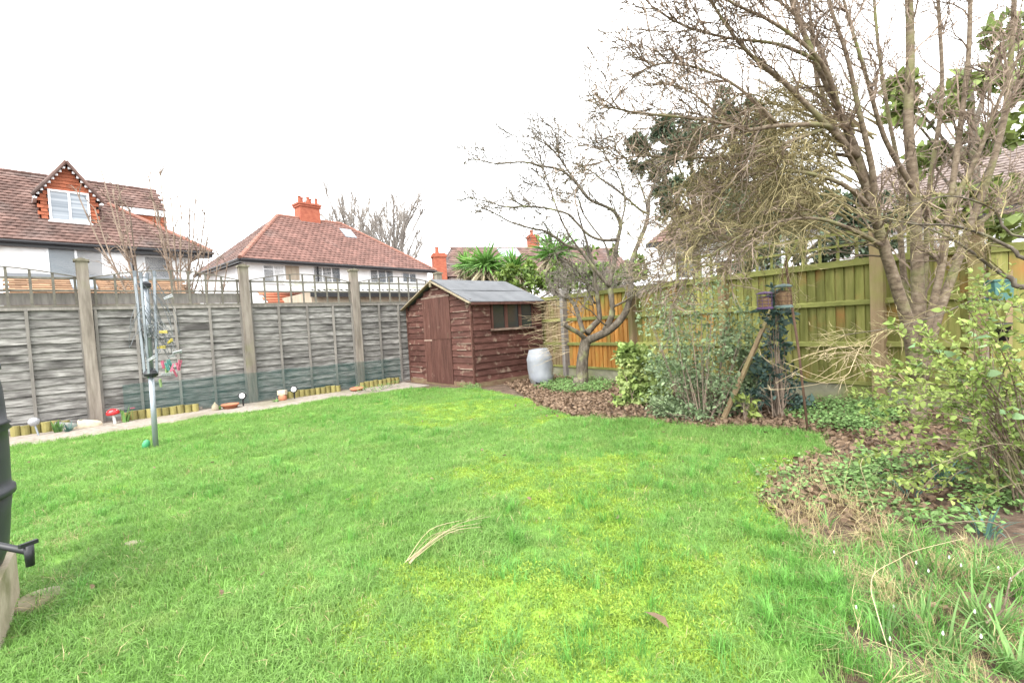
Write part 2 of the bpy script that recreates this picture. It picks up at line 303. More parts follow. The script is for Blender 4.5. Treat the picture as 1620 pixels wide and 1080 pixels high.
# ------------------------------------------------------------------ scatter (loose stuff: grass, moss, litter)
LIB = {}
def scatter(name, pts, rots, scl, idx, sources, label, cat, kind='stuff'):
    me = bpy.data.meshes.new(name); pts = np.asarray(pts, np.float32); n = len(pts)
    me.vertices.add(n); me.vertices.foreach_set('co', pts.ravel())
    for an, ty, arr, key in (('rot', 'FLOAT_VECTOR', np.asarray(rots, np.float32).ravel(), 'vector'), ('scl', 'FLOAT', np.asarray(scl, np.float32), 'value'), ('idx', 'INT', np.asarray(idx, np.int32), 'value')):
        a = me.attributes.new(an, ty, 'POINT'); a.data.foreach_set(key, arr)
    me.update(); o = put(name, me)
    c = bpy.data.collections.new(name + '_pieces')
    for k, sm in enumerate(sources): c.objects.link(bpy.data.objects.new('%s_piece_%02d' % (name, k), sm))
    ng = bpy.data.node_groups.new(name + '_scatter', 'GeometryNodeTree')
    ng.interface.new_socket('Geometry', in_out='INPUT', socket_type='NodeSocketGeometry'); ng.interface.new_socket('Geometry', in_out='OUTPUT', socket_type='NodeSocketGeometry')
    N = ng.nodes; L = ng.links; gi = N.new('NodeGroupInput'); go = N.new('NodeGroupOutput'); ip = N.new('GeometryNodeInstanceOnPoints')
    ci = N.new('GeometryNodeCollectionInfo'); ci.inputs['Collection'].default_value = c; ci.inputs['Separate Children'].default_value = True; ci.inputs['Reset Children'].default_value = True
    def na(nm, ty):
        x = N.new('GeometryNodeInputNamedAttribute'); x.data_type = ty; x.inputs[0].default_value = nm; return x.outputs[0]
    er = N.new('FunctionNodeEulerToRotation'); L.new(na('rot', 'FLOAT_VECTOR'), er.inputs[0])
    L.new(gi.outputs[0], ip.inputs['Points']); L.new(ci.outputs[0], ip.inputs['Instance']); ip.inputs['Pick Instance'].default_value = True
    L.new(na('idx', 'INT'), ip.inputs['Instance Index']); L.new(er.outputs[0], ip.inputs['Rotation']); L.new(na('scl', 'FLOAT'), ip.inputs['Scale'])
    L.new(ip.outputs[0], go.inputs[0])
    md = o.modifiers.new('scatter', 'NODES'); md.node_group = ng
    return tag(o, label, cat, kind=kind)
def inpoly(P, poly):
    x, y = P[:, 0], P[:, 1]; c = np.zeros(len(P), bool); n = len(poly); j = n - 1
    for i in range(n):
        xi, yi = poly[i]; xj, yj = poly[j]
        with np.errstate(divide='ignore', invalid='ignore'):
            c ^= ((yi > y) != (yj > y)) & (x < (xj - xi) * (y - yi) / (yj - yi) + xi)
        j = i
    return c
def poly_px(pp): return [tuple(G(*p)[:2]) for p in pp]
def sample(poly, density):
    """density: per m2, a number or a function of distance to the camera"""
    a = np.array(poly); lo, hi = a.min(0), a.max(0); dm = density if not callable(density) else density(0)
    n = int((hi - lo).prod() * dm); P = lo + nr.random((n, 2)) * (hi - lo); P = P[inpoly(P, poly)]
    if callable(density):
        d = np.hypot(P[:, 0], P[:, 1]); P = P[nr.random(len(P)) < np.vectorize(density)(d) / dm]
    return P
def vnoise(P, s, seed=0):
    """cheap smooth value noise 0..1 at 2D points"""
    g = np.random.default_rng(seed).random((64, 64)); q = P * s + 31.7; i = np.floor(q).astype(int); f = q - i; f = f * f * (3 - 2 * f)
    a = g[i[:, 0] % 64, i[:, 1] % 64]; b = g[(i[:, 0] + 1) % 64, i[:, 1] % 64]; c = g[i[:, 0] % 64, (i[:, 1] + 1) % 64]; d = g[(i[:, 0] + 1) % 64, (i[:, 1] + 1) % 64]
    return (a * (1 - f[:, 0]) + b * f[:, 0]) * (1 - f[:, 1]) + (c * (1 - f[:, 0]) + d * f[:, 0]) * f[:, 1]
def lump(P): return 0.035 * (vnoise(P, 1.1, 3) - .5) + 0.018 * (vnoise(P, 3.1, 4) - .5) + 0.022
def blades(name, n, rad, h0, h1, w, mat_, lean=.5, seed=1):
    """a tuft of n curved grass blades"""
    g = np.random.default_rng(seed); a = g.random(n) * 6.283; r = rad * np.sqrt(g.random(n)); B = np.stack([r * np.cos(a), r * np.sin(a), np.zeros(n) - .01], 1)
    h = g.uniform(h0, h1, n)[:, None]; d = g.random(n) * 6.283; Dv = np.stack([np.cos(d), np.sin(d), np.zeros(n)], 1) * g.uniform(.1, 1, n)[:, None] * lean
    S = np.stack([-np.sin(d), np.cos(d), np.zeros(n)], 1) * w * g.uniform(.6, 1.2, n)[:, None]; Z = np.array([0, 0, 1.])
    V = np.empty((n, 5, 3)); V[:, 0] = B - S / 2; V[:, 1] = B + S / 2; mid = B + Z * h * .6 + Dv * h * .35; V[:, 2] = mid - S * .4; V[:, 3] = mid + S * .4
    V[:, 4] = B + Z * h * (1 - .35 * np.linalg.norm(Dv, axis=1, keepdims=True)) + Dv * h * 1.1
    T = np.array([(0, 1, 3), (0, 3, 2), (2, 3, 4)]); Fq = (np.arange(n)[:, None, None] * 5 + T[None]).reshape(-1, 3)
    return npmesh(name, V.reshape(-1, 3), Fq, mat_)

# ------------------------------------------------------------------ branching
def smooth_path(pts, k=4):
    """Catmull-Rom through points"""
    P = [Vector(p) for p in pts]; out = []
    for i in range(len(P) - 1):
        p0 = P[max(i - 1, 0)]; p1 = P[i]; p2 = P[i + 1]; p3 = P[min(i + 2, len(P) - 1)]
        for j in range(k):
            t = j / k; out.append(.5 * ((2 * p1) + (p2 - p0) * t + (2 * p0 - 5 * p1 + 4 * p2 - p3) * t * t + (3 * p1 - p0 - 3 * p2 + p3) * t ** 3))
    out.append(P[-1]); return out
def rvec(r): return Vector((r.gauss(0, 1), r.gauss(0, 1), r.gauss(0, 1))).normalized()
def shoot(mb, p, d, L, r0, r, wig=.25, grav=0.0, segs=4, tip=.35, n=3):
    pts = [p.copy()]; d = d.normalized(); st = L / segs
    for i in range(segs):
        d = (d + rvec(r) * wig + Vector((0, 0, grav))).normalized(); p = p + d * st; pts.append(p)
    rad = [r0 * (1 - (1 - tip) * i / segs) for i in range(segs + 1)]
    mb.tube(pts, rad, n); return pts, rad
def ramify(mb, path, rad, r, levels, t0=.15):
    """levels: list of dict(n, L, ang, wig, grav, segs, k) - twigs on twigs"""
    if not levels: return
    lv = levels[0]; m = len(path) - 1; n = lv['n']; cnt = int(n) + (r.random() < n - int(n))
    for _ in range(cnt):
        t = (t0 + (1 - t0) * r.random()) * m; i = min(int(t), m - 1); f = t - i
        p = path[i].lerp(path[i + 1], f); tan = (path[i + 1] - path[i]).normalized(); rr = rad[i] * (1 - f) + rad[i + 1] * f
        q = rvec(r); q = (q - tan * q.dot(tan))
        if q.length < 1e-3: continue
        q.normalize(); a = R_(r.uniform(*lv.get('ang', (25, 60))))
        d = tan * math.cos(a) + q * math.sin(a) + Vector(lv.get('bias', (0, 0, .15)))
        L = lv['L'] * r.uniform(.45, 1.15) * (1 - .45 * t / m)
        r0 = max(lv.get('rmin', .0012), min(rr * lv.get('k', .55), lv.get('rmax', 1)))
        pp, rd = shoot(mb, p, d, L, r0, r, lv.get('wig', .25), lv.get('grav', 0), lv.get('segs', 4), n=4 if r0 > .012 else 3)
        ramify(mb, pp, rd, r, levels[1:], .2)
def limb(mb, pts, r0, r1, n=7, k=4):
    P = smooth_path(pts, k); m = len(P) - 1; rad = [r0 + (r1 - r0) * (i / m) ** .8 for i in range(m + 1)]
    mb.tube(P, rad, n); return P, rad
# ================================================================== the setting
LF = Frame((-6.27, 6.97), 41.5)            # left fence: x along it, -y towards the lawn
RF = Frame(G(1283, 631), -54)              # right fence
SH = Frame(G(753, 614), -47.5)             # shed, origin at its near corner
# ground, lawn, path
gm = MB(); gm.add([(-400, -400, 0), (400, -400, 0), (400, 400, 0), (-400, 400, 0)], [(0, 1, 2, 3)])
tag(gm.build('ground', M['soil']), 'bare brown soil of the garden and beds', 'ground', kind='structure')
bed_edge = [(752, 618), (838, 632), (850, 645), (905, 660), (960, 668), (1045, 672), (1130, 684), (1200, 681), (1290, 690), (1312, 715), (1235, 738), (1188, 792), (1250, 850), (1310, 905), (1330, 985), (1300, 1080)]
LAWN = [tuple(LF.W((x, -1.2 + .05 * math.sin(x * 2.3), 0))[:2]) for x in np.arange(-3.5, 4.8, .35)] + poly_px([(690, 617)]) + poly_px(bed_edge) + [(.75, .6), (.7, -1.5), (-6.0, -1.5), (-7.6, 1.5)]
def sheet(name, poly, step, mat_, z0, zf=None):
    a = np.array(poly); lo, hi = a.min(0), a.max(0); nx, ny = (np.ceil((hi - lo) / step)).astype(int) + 1
    X, Y = np.meshgrid(lo[0] + np.arange(nx) * step, lo[1] + np.arange(ny) * step, indexing='ij'); P = np.stack([X.ravel(), Y.ravel()], 1)
    z = np.full(len(P), z0) + (zf(P) if zf else 0); i = np.arange(nx * ny).reshape(nx, ny)
    Fq = np.stack([i[:-1, :-1].ravel(), i[1:, :-1].ravel(), i[1:, 1:].ravel(), i[:-1, 1:].ravel()], 1)
    Fq = Fq[inpoly(P[Fq].mean(1), poly)]; used = np.unique(Fq); rem = np.zeros(len(P), int); rem[used] = np.arange(len(used))
    return put(name, npmesh(name, np.column_stack([P, z])[used], rem[Fq], mat_, True))
def mossy(P):
    q = np.array([tuple(G(980, 800)[:2]), tuple(G(860, 960)[:2]), tuple(G(760, 650)[:2]), tuple(G(1180, 770)[:2]), tuple(G(900, 760)[:2]), tuple(G(700, 1040)[:2])]); r = np.array([.95, .8, 1.6, .7, .95, .4])
    m = np.max(np.exp(-((P[:, None, :] - q[None]) ** 2).sum(2) / (2 * (r * .55) ** 2)[None]), axis=1)
    return m * .62 + (vnoise(P, 2.6, 5) - .5) * .6 + (vnoise(P, 7, 6) - .5) * .3
lawn_o = sheet('lawn', LAWN, .06, M['lawn'], .004, lump); _n = len(lawn_o.data.vertices); _c = np.empty(_n * 3, np.float32); lawn_o.data.vertices.foreach_get('co', _c)
lawn_o.data.attributes.new('moss', 'FLOAT', 'POINT').data.foreach_set('value', np.clip((mossy(_c.reshape(-1, 3)[:, :2]) - .2) * 3, 0, 1).astype(np.float32))
tag(lawn_o, 'uneven green lawn with yellow mossy patches', 'lawn', kind='structure')
pm = MB(); xs = np.linspace(-4, 5.05, 22)
lo_ = [(x, -1.16 + .03 * math.sin(x * 5)) for x in xs]; hi_ = [(x, -.1) for x in xs]
vs_ = [(*p, .012 + .006 * math.sin(p[0] * 3)) for p in lo_] + [(*p, .02) for p in hi_]; k_ = len(xs)
pm.add(vs_ + [(*p, -.05) for p in lo_], [(i, i + 1, k_ + i + 1, k_ + i) for i in range(k_ - 1)] + [(2 * k_ + i, 2 * k_ + i + 1, i + 1, i) for i in range(k_ - 1)])
tag(pm.build('path', M['path'], loc=LF.o, rot=(0, 0, R_(LF.deg))), 'narrow worn concrete path beside the grey fence', 'path', kind='structure')

# ================================================================== left fence
def wavy_board(seed):
    g = random.Random(seed); m = MB(); n = 16; vs = []
    ph = g.random() * 6
    for i in range(n + 1):
        x = i / n; b = .006 * math.sin(x * 9 + ph) + g.uniform(-.004, .004)
        vs += [(x, -.03, b), (x, -.004, .148), (x, .004, .148), (x, -.018, b)]
    fs = []
    for i in range(n):
        for k in range(4): fs.append((i * 4 + k, i * 4 + 4 + k, i * 4 + 4 + (k + 1) % 4, i * 4 + (k + 1) % 4))
    fs += [(0, 1, 2, 3), (n * 4 + 3, n * 4 + 2, n * 4 + 1, n * 4)]
    m.add(vs, fs); return m.mesh('wavy_board', M['fence_grey'])
wb = [wavy_board(i) for i in range(6)]
fence = LF.empty('lap_fence', 'long weathered grey lap-board fence with arched trellis on top', 'fence')
posts = [-2.05, 0.0, 2.09, 4.1, 6.15]
pmb = MB().box((-.07, -.1, -.05), (.07, .045, 2.42)); post_me = pmb.mesh('fence_post', M['post_wood'])
cap_me = MB().box((-.09, -.12, 2.42), (.09, .065, 2.45)).prism([(-.07, 2.45), (.07, 2.45), (0, 2.475)], 'y', -.1, .045).mesh('post_cap', M['post_wood'])
for i, x in enumerate(posts):
    p = put('fence_post', post_me, fence, (x, -.01, 0), (R_(rnd.uniform(-.6, .6)), R_(rnd.uniform(-.5, .5)), 0)); put('post_cap', cap_me, p)
for b in range(4):
    x0, x1 = posts[b] + .05, posts[b + 1] - .05; L = x1 - x0
    pan = MB().box((x0, -.045, 1.715), (x1, .02, 1.755)).build('fence_panel', M['fence_batten'], fence)
    MB().box((x0, -.03, .035), (x1, .015, .075)).build('bottom_rail', M['fence_batten'], pan)
    for k in range(14):
        put('board', wb[rnd.randrange(6)], pan, (x0, 0, .05 + k * .119), (R_(rnd.uniform(-.5, .5)), R_(rnd.uniform(-.15, .15)), 0), (L, 1, 1))
    bt = MB().box((-.018, -.055, .03), (.018, -.02, 1.712)).mesh('batten', M['fence_batten'])
    xs_ = [x0 + .03, x1 - .03] + {0: [posts[0] + 1.42, posts[0] + .75], 1: [.55, 1.05, 1.53], 2: [2.62, 3.13, 3.62], 3: [4.6, 5.05, 5.5]}[b]
    for x in xs_: put('batten', bt, pan, (x, 0, 0), (0, R_(rnd.uniform(-.3, .3)), 0))
    tr = MB().box((x0, -.03, 1.758), (x1, .0, 1.79)); n = 22
    arc = [(x0 + L * i / n, 2.19 + .14 * math.sin(math.pi * i / n)) for i in range(n + 1)]
    for (a, za), (c, zc) in zip(arc, arc[1:]): tr.bar((a, -.015, za), (c, -.015, zc), .03, .014)
    tr = tr.build('trellis', M['trellis'], fence)
    for z in (1.985, 2.165): MB().box((x0, -.006, z), (x1, .012, z + .028)).build('lath', M['trellis'], tr)
    for k in range(9):
        x = x0 + L * (k + .25) / 8.5; z1 = 2.19 + .14 * math.sin(math.pi * (x - x0) / L) - .004
        MB().box((x - .015, -.02, 1.79), (x + .015, -.006, z1)).build('lath', M['trellis'], tr)
    if b < 2: MB().box((x0, .05, 1.80), (x1, .07, 1.97)).build('backing_board', M['fence_batten'], tr)
# green netting along the foot of the fence
nt = MB(); xs = np.linspace(.32, 4.98, 40)
vs_ = []
for i, x in enumerate(xs): vs_ += [(x, -.125 - .012 * math.sin(i * 1.3), .03), (x, -.118 - .01 * math.sin(i * .9), .56 + .008 * math.sin(i * .7))]
nt.add(vs_, [(2 * i, 2 * i + 2, 2 * i + 3, 2 * i + 1) for i in range(len(xs) - 1)])
tag(nt.build('garden_netting', M['net'], loc=LF.o, rot=(0, 0, R_(LF.deg))), 'sheer dark green netting strip along the foot of the grey fence', 'netting')
# log roll edging
half = [(.05 * math.cos(a), -.05 * math.sin(a)) for a in np.linspace(0, math.pi, 7)]
log_me = MB().prism(half, 'z', 0, .17).mesh('half_log', M['edging'])
for lab, p0, p1 in (('short run of half-log edging beside the globe lamp', 12, 112), ('half-log edging between red toadstool and clothes airer', 190, 318), ('half-log edging right of the tall-necked spot lamp', 447, 541), ('half-log edging running up to the shed', 571, 635)):
    x0 = LF.ypl(p0, 640, -.16).x; x1 = LF.ypl(p1, 620, -.16).x
    e = thing('log_edging', lab, 'edging', LF.W((x0, -.17, 0)), LF.deg, 'log roll edgings'); MB().box((0, .0, .05), (x1 - x0, .008, .08)).build('wire_band', M['post_wood'], e)
    for k in range(int((x1 - x0) / .098)):
        put('half_log', log_me, e, (.05 + k * .098, -.001, -.02 + rnd.uniform(-.012, .012)), (0, R_(rnd.uniform(-1.5, 1.5)), R_(rnd.uniform(-4, 4))))

# ================================================================== right fence
def rfx(px): return RF.ypl(px, 500).x
d_ = LF.Mi @ (RF.o - LF.o); u_ = LF.Mi @ (RF.M @ Vector((1, 0, 0)))
XC = -d_.y / u_.y + .03                       # where it meets the left fence
rp = [XC + .1, rfx(895), rfx(1003), rfx(1149), rfx(1392), rfx(1548)]
rf = RF.empty('closeboard_fence', 'tall closeboard fence stained green with algae on concrete gravel boards', 'fence')
XE = rp[-1]
def fb(mname, seed, h):
    m = MB(); g = random.Random(seed); z1 = h
    m.add([(0, .0, 0), (.118, -.022, 0), (.118, .0, 0), (0, .01, 0), (0, .0, z1), (.118, -.022, z1 + g.uniform(-.003, .003)), (.118, 0, z1), (0, .01, z1)],
          [(0, 3, 2, 1), (4, 5, 6, 7), (0, 1, 5, 4), (1, 2, 6, 5), (2, 3, 7, 6), (3, 0, 4, 7)]); return m.mesh('board', M[mname])
sets = {k: [fb(k, i, 1.44) for i in range(3)] for k in ('fence_green', 'fence_orange', 'post_brown')}
for i in range(5):
    x0, x1 = rp[i] + .05, rp[i + 1] - .05
    kind = ('post_brown', 'fence_orange', 'fence_green', 'fence_green', 'fence_green')[i]
    top = MB().box((x0, -.055, 1.605), (x1, .03, 1.68)).build('fence_panel', M['rail_green'], rf)
    for z in (.66, 1.145): MB().prism([(-.046, z + .008), (.0, z), (.0, z + .072), (-.042, z + .052)], 'x', x0, x1).build('rail', M['rail_green'], top)
    nb = int((x1 - x0) / .1); 
    for k in range(nb + 1):
        x = min(x0 + k * .1, x1 - .118)
        put('board', sets[kind][rnd.randrange(3)], top, (x, .002 + rnd.uniform(-.002, .002), .228 + rnd.uniform(-.004, .004)), (0, R_(rnd.uniform(-.25, .25)), 0))
    MB().box((x0, -.03, -.08), (x1, .025, .222)).build('gravel_board', M['gravel_board'], rf)
    MB().box((x0, -.05, .224), (x1, -.014, .262)).build('base_rail', M['rail_green'], rf)
for x, h, w, mt in zip(rp, (1.75, 1.8, 1.72, 1.86, 1.98, 1.9), (.08, .085, .085, .1, .12, .1), ('post_brown', 'fence_batten', 'post_brown', 'post_brown', 'post_brown', 'post_brown')):
    MB().box((x - w / 2, -.11, -.1), (x + w / 2, .03, h)).build('fence_post', M[mt], rf, rot=(0, R_(rnd.uniform(-.4, .4)), 0))
for i in (2, 3, 4):
    x0, x1 = rp[i] + .06, rp[i + 1] - .06
    if i == 2: x0 += .8
    t = MB().box((x0, -.02, 1.98), (x1, .005, 2.015)).box((x0, -.02, 1.84), (x1, .005, 1.868)).build('trellis', M['rail_green'], rf)
    for k in range(int((x1 - x0) / .19) + 1): MB().box((x0 + k * .19, .006, 1.682), (x0 + k * .19 + .03, .022, 2.03)).build('lath', M['rail_green'], t)
MB().bar((rfx(1245), -.03, 1.69), (rfx(1262) + .05, -.03, 2.0), .03, .02, (0, 1, 0)).build('brace', M['rail_green'], rf)
# return fence on the right
e0 = RF.W((XE + .08, -.02, 0)); RR = Frame(e0, -18)
r2 = RR.empty('side_fence', 'pale olive weathered fence panel at the right edge, behind leaning stakes', 'fence')
MB().box((0, -.04, 1.58), (2.2, .03, 1.66)).build('top_rail', M['rail_green'], r2)
MB().box((0, -.03, -.05), (2.2, .025, .22)).build('gravel_board', M['gravel_board'], r2)
wide = MB().box((0, -.012, 0), (.145, .01, 1.36)).mesh('board', M['fence_green'])
for k in range(15): put('board', wide, r2, (.0 + k * .147, rnd.uniform(-.003, .003), .222), (0, R_(rnd.uniform(-.3, .3)), 0))

# ================================================================== shed
SW, SD, SE, SR = 2.3, 1.85, 1.64, 2.12       # width, depth, eaves, ridge
sh = SH.empty('garden_shed', 'maroon wooden shed with grey felt roof, worn boards and side windows', 'shed')
AX = -SW / 2; TAN = (SR - SE) / (SW / 2)
MB().prism([(-SW + .03, .06), (-.03, .06), (-.03, SE - .02), (AX, SR - .04), (-SW + .03, SE - .02)], 'y', .03, SD - .03).build('carcass', M['shed_door'], sh)
def lap(x0, x1, z0, z1, y=0.0, zl=None, zr=None):
    """one overlap board on the front, wedge section; zl/zr: top heights when cut by the gable"""
    m = MB(); zl = z1 if zl is None else zl; zr = z1 if zr is None else zr
    m.add([(x0, y - .022, z0), (x1, y - .022, z0), (x1, y - .004, zr), (x0, y - .004, zl), (x0, y + .028, z0), (x1, y + .028, z0), (x1, y + .028, zr), (x0, y + .028, zl)],
          [(0, 1, 2, 3), (0, 4, 5, 1), (3, 2, 6, 7), (0, 3, 7, 4), (1, 5, 6, 2)]); return m
DL, DR, DT = -1.63, -.66, 1.76
rows = np.arange(.1, SR - .1, .122)
front = MB().box((-SW, -.024, .0), (-.0, .04, .1)).build('front_wall', M['shed_base'], sh)
def worn(x0, x1, z, y):
    if x1 - x0 < .1: return
    m = MB(); n = 5
    a = x0 + (x1 - x0) * rnd.uniform(0, .35); b = x1 - (x1 - x0) * rnd.uniform(0, .3)
    m.box((a, y - .0245, z + .001), (b, y - .018, z + rnd.uniform(.008, .02))); m.build('worn_edge', M['shed_worn'], front)
for z in rows:
    z1 = z + .124
    xl = lambda zz: -SW if zz <= SE else -SW + (zz - SE) / TAN
    xr = lambda zz: 0.0 if zz <= SE else -(zz - SE) / TAN
    a, b = xl(z1), xr(z1)
    if b - a < .12: continue
    segs = [(a, DL), (DR, b)] if z < DT - .05 else [(a, b)]
    for s0, s1 in segs:
        lap(s0, s1, z, z1).build('board', M['shed'], front)
        if rnd.random() < .5: worn(s0, s1, z, 0)
for x in (-SW - .012, -.022): MB().box((x, -.034, .04), (x + .034, .0, SE + .02)).build('corner_trim', M['shed_door'], front)
door = MB().box((DL, -.012, .06), (DR, .02, DT)).build('door', M['shed_door'], sh)
npk = 8; pw = (DR - DL) / npk
for k in range(npk):
    for z0, z1 in ((.045, .925), (.932, DT + .01)):
        MB().box((DL + k * pw + .002, -.034, z0), (DL + (k + 1) * pw - .002, -.0125, z1 + rnd.uniform(-.004, .004))).build('plank', M['shed_door'], door)
MB().box((DL - .03, -.037, DT + .011), (DR + .03, -.02, DT + .04)).build('drip_strip', M['shed_worn'], door)
MB().box((DL + .004, -.037, .9), (DL + .3, -.0345, .93)).build('hinge', M['shed_worn'], door)
MB().box((DR - .1, -.04, .95), (DR - .075, -.0345, 1.06)).build('latch', M['rust'], door)
side = MB().box((.0, .02, .0), (.024, SD, .1)).build('side_wall', M['shed_base'], sh)
def lapx(y0, y1, z0, z1):
    m = MB(); m.add([(.022, y0, z0), (.022, y1, z0), (.004, y1, z1), (.004, y0, z1), (-.028, y0, z0), (-.028, y1, z0), (-.028, y1, z1), (-.028, y0, z1)],
                    [(0, 1, 2, 3), (0, 4, 5, 1), (3, 2, 6, 7), (0, 3, 7, 4), (1, 5, 6, 2)]); return m
W0, W1, WZ0, WZ1 = .47, 1.6, 1.06, 1.615
for z in np.arange(.1, SE - .03, .122):
    z1 = min(z + .124, SE - .01)
    segs = [(.02, W0 - .03), (W1 + .03, SD)] if (z1 > WZ0 - .02) else [(.02, SD)]
    for a, b in segs: lapx(a, b, z, z1).build('board', M['shed'], side)
for j in range(3):
    a = W0 + (W1 - W0) * j / 3; b = W0 + (W1 - W0) * (j + 1) / 3
    w = MB().box((-.02, a, WZ0 + .03), (.02, a + .035, WZ1)).box((-.02, b - .035, WZ0 + .03), (.02, b, WZ1)).box((-.02, a + .035, WZ1 - .03), (.018, b - .035, WZ1)).build('window', M['shed_door'], sh)
    MB().box((-.008, a + .035, WZ0 + .03), (-.003, b - .035, WZ1 - .03)).build('pane', M['shed_glass'], w)
MB().box((-.02, W0 - .04, WZ0 - .012), (.05, W1 + .04, WZ0 + .028)).build('window_sill', M['shed_worn'], sh)
MB().prism([(-SW, .02), (0, .02), (0, SE), (AX, SR - .02), (-SW, SE)], 'y', SD - .028, SD).build('back_wall', M['shed'], sh)
MB().box((-SW - .003, .03, .02), (-SW + .025, SD - .03, SE)).build('far_side_wall', M['shed'], sh)
oh = .1
def roof_pts(s): # slope right (s=1) or left
    pass
for s, xa in ((1, .0), (-1, -SW)):
    e = xa + s * oh; ze = SE - oh * TAN
    n = 8; vs = []
    for i in range(n + 1):
        y = -.09 + (SD + .16) * i / n; sag = -.012 * math.sin(math.pi * i / n)
        vs += [(AX, y, SR + .018 + sag), (e, y, ze + .018 + sag * .5 + rnd.uniform(-.002, .002)), (e, y, ze), (AX, y, SR)]
    m = MB(); m.add(vs, [(4 * i + k, 4 * i + 4 + k, 4 * i + 4 + (k + 1) % 4, 4 * i + (k + 1) % 4) for i in range(n) for k in range(4)] + [(0, 1, 2, 3), (4 * n + 3, 4 * n + 2, 4 * n + 1, 4 * n)])
    r = m.build('roof', M['felt'], sh)
    up = Vector((AX - e, 0, SR - ze)); 
    a = Vector((e, -.1, ze + .02)) + up * .48; b = Vector((AX, -.1, SR + .02))
    mm = MB(); mm.add([(a.x, -.092, a.z + .004), (a.x, SD + .07, a.z + .004), (b.x, SD + .07, b.z + .006), (b.x, -.092, b.z + .006), (a.x, -.092, a.z - .004), (a.x, SD + .07, a.z - .004)], [(0, 3, 2, 1), (0, 1, 5, 4)]); mm.build('felt_sheet', M['felt'], r)
    pu = Vector((AX - e, 0, SR - ze)).normalized()
    MB().bar((e + s * .01, -.103, ze - .02), (AX, -.103, SR - .018), .02, .07, (s * -pu.z, 0, 0) if 0 else (0, 1, 0)).build('barge_board', M['barge'], sh)
    MB().box((e - .012, -.085, ze - .05), (e + .012, SD + .06, ze - .002)).build('fascia', M['shed_door'], sh)
MB().bar((AX, -.116, SR - .13), (AX, -.116, SR + .02), .07, .018, (0, 1, 0)).build('finial', M['barge'], sh)
# pale bag inside the last window
bag = MB(); bag.lathe([(.02, 0), (.12, .05), (.15, .16), (.12, .27), (.05, .33)], 12)
tag(bag.build('plastic_bag', M['white_paint'], None, True, loc=SH.W((-.2, 1.38, 1.0))), 'pale bag seen through the end window of the shed', 'bag')

# ================================================================== houses
def tile_slope(o, X, S, N, poly, tw, ex, mat_, name, parent, wave=0.0, seed=0):
    """courses of tiles over a roof slope; poly in (x, s) coordinates"""
    o, X, S, N = Vector(o), Vector(X), Vector(S), Vector(N); P = np.array(poly); x0, s0 = P.min(0); x1, s1 = P.max(0); g = random.Random(seed)
    cen = []; 
    nrow = int((s1 - s0) / ex) + 1; ncol = int((x1 - x0) / tw) + 2
    for r in range(nrow):
        for c in range(ncol): cen.append((x0 + (c + (.5 if r % 2 else 0)) * tw, s0 + (r + .5) * ex))
    cen = np.array(cen); cen = cen[inpoly(cen, poly)]; V = []; Fc = []
    for cx, cs in cen:
        t = g.uniform(-.006, .006); h = .038 + t; a = cx - tw * .495; b = cx + tw * .495; lo = cs - ex * .5 + g.uniform(-.006, .006); hi = cs + ex * .62
        k = len(V); mz = h + wave
        V += [o + X * a + S * lo + N * h, o + X * cx + S * (lo - wave * .6) + N * mz, o + X * b + S * lo + N * h, o + X * b + S * hi + N * .008, o + X * cx + S * hi + N * (.008 + wave), o + X * a + S * hi + N * .008,
              o + X * a + S * lo, o + X * cx + S * (lo - wave * .6), o + X * b + S * lo]
        Fc += [(k, k + 1, k + 4, k + 5), (k + 1, k + 2, k + 3, k + 4), (k + 6, k + 7, k + 1, k), (k + 7, k + 8, k + 2, k + 1)]
    me = npmesh(name, np.array([tuple(v) for v in V]), np.array(Fc), mat_)
    return tag(put(name, me, parent), kind='stuff')
def window(parent, x0, x1, z0, z1, y, lights=2, pane='pane', top=None, deep=.06):
    f = .06; w = MB().box((x0, y - .03, z0), (x1, y + deep, z0 + f)).box((x0, y - .03, z1 - f), (x1, y + deep, z1)); 
    xs = [x0 + (x1 - x0) * i / lights for i in range(lights + 1)]
    for i, x in enumerate(xs):
        a = x - (f / 2 if 0 < i < lights else 0) - (f if i == lights else 0); w.box((a, y - .028, z0 + f), (a + f, y + deep - .002, z1 - f))
    if top: w.box((x0 + f, y - .026, z0 + (z1 - z0) * top), (x1 - f, y + .03, z0 + (z1 - z0) * top + f * .8))
    o = w.build('window', M['upvc'], parent)
    for i in range(lights):
        MB().box((xs[i] + f * .4, y, z0 + f * .8), (xs[i + 1] - f * .4, y + .012, z1 - f * .8)).build('pane', M[pane], o)
    MB().box((x0 - .04, y - .09, z0 - .05), (x1 + .04, y + .03, z0 - .002)).build('sill', M['upvc'], o)
    return o
# --- left house
ZE = 4.6
a0, a1 = G(0, 377.5, ZE), G(335, 399, ZE)
LH = Frame(a1, math.degrees(math.atan2(a1.y - a0.y, a1.x - a0.x)))
lh = LH.empty('house', 'white rendered house with brown tiled roof and red tile-hung dormer', 'house', 'houses beyond the fences')
TN = 1.0; c_ = 1 / math.sqrt(2)
rz = LH.slope(120, 286, ZE, TN).z; ry = rz - ZE; XL = -10.0
hipx = LH.slope(172, 325, ZE, TN); sl = lambda p: (p.x, p.y / c_)
q1 = LH.slope(262, 333, ZE, TN); q2 = LH.slope(242, 304, ZE, TN)
poly = [(XL, 0), (0, 0), sl(hipx), (q1.x, hipx.y / c_), (q2.x + .1, ry / c_), (XL, ry / c_)]
def splane(p): return (p[0], p[1] * c_, ZE + p[1] * c_)
rb = MB(); rb.add([splane(p) for p in poly], [tuple(range(len(poly)))]); 
rb.add([(XL, ry, rz), (q2.x + .1, ry, rz), (q2.x + .1, 2 * ry, ZE), (XL, 2 * ry, ZE)], [(0, 1, 2, 3)])
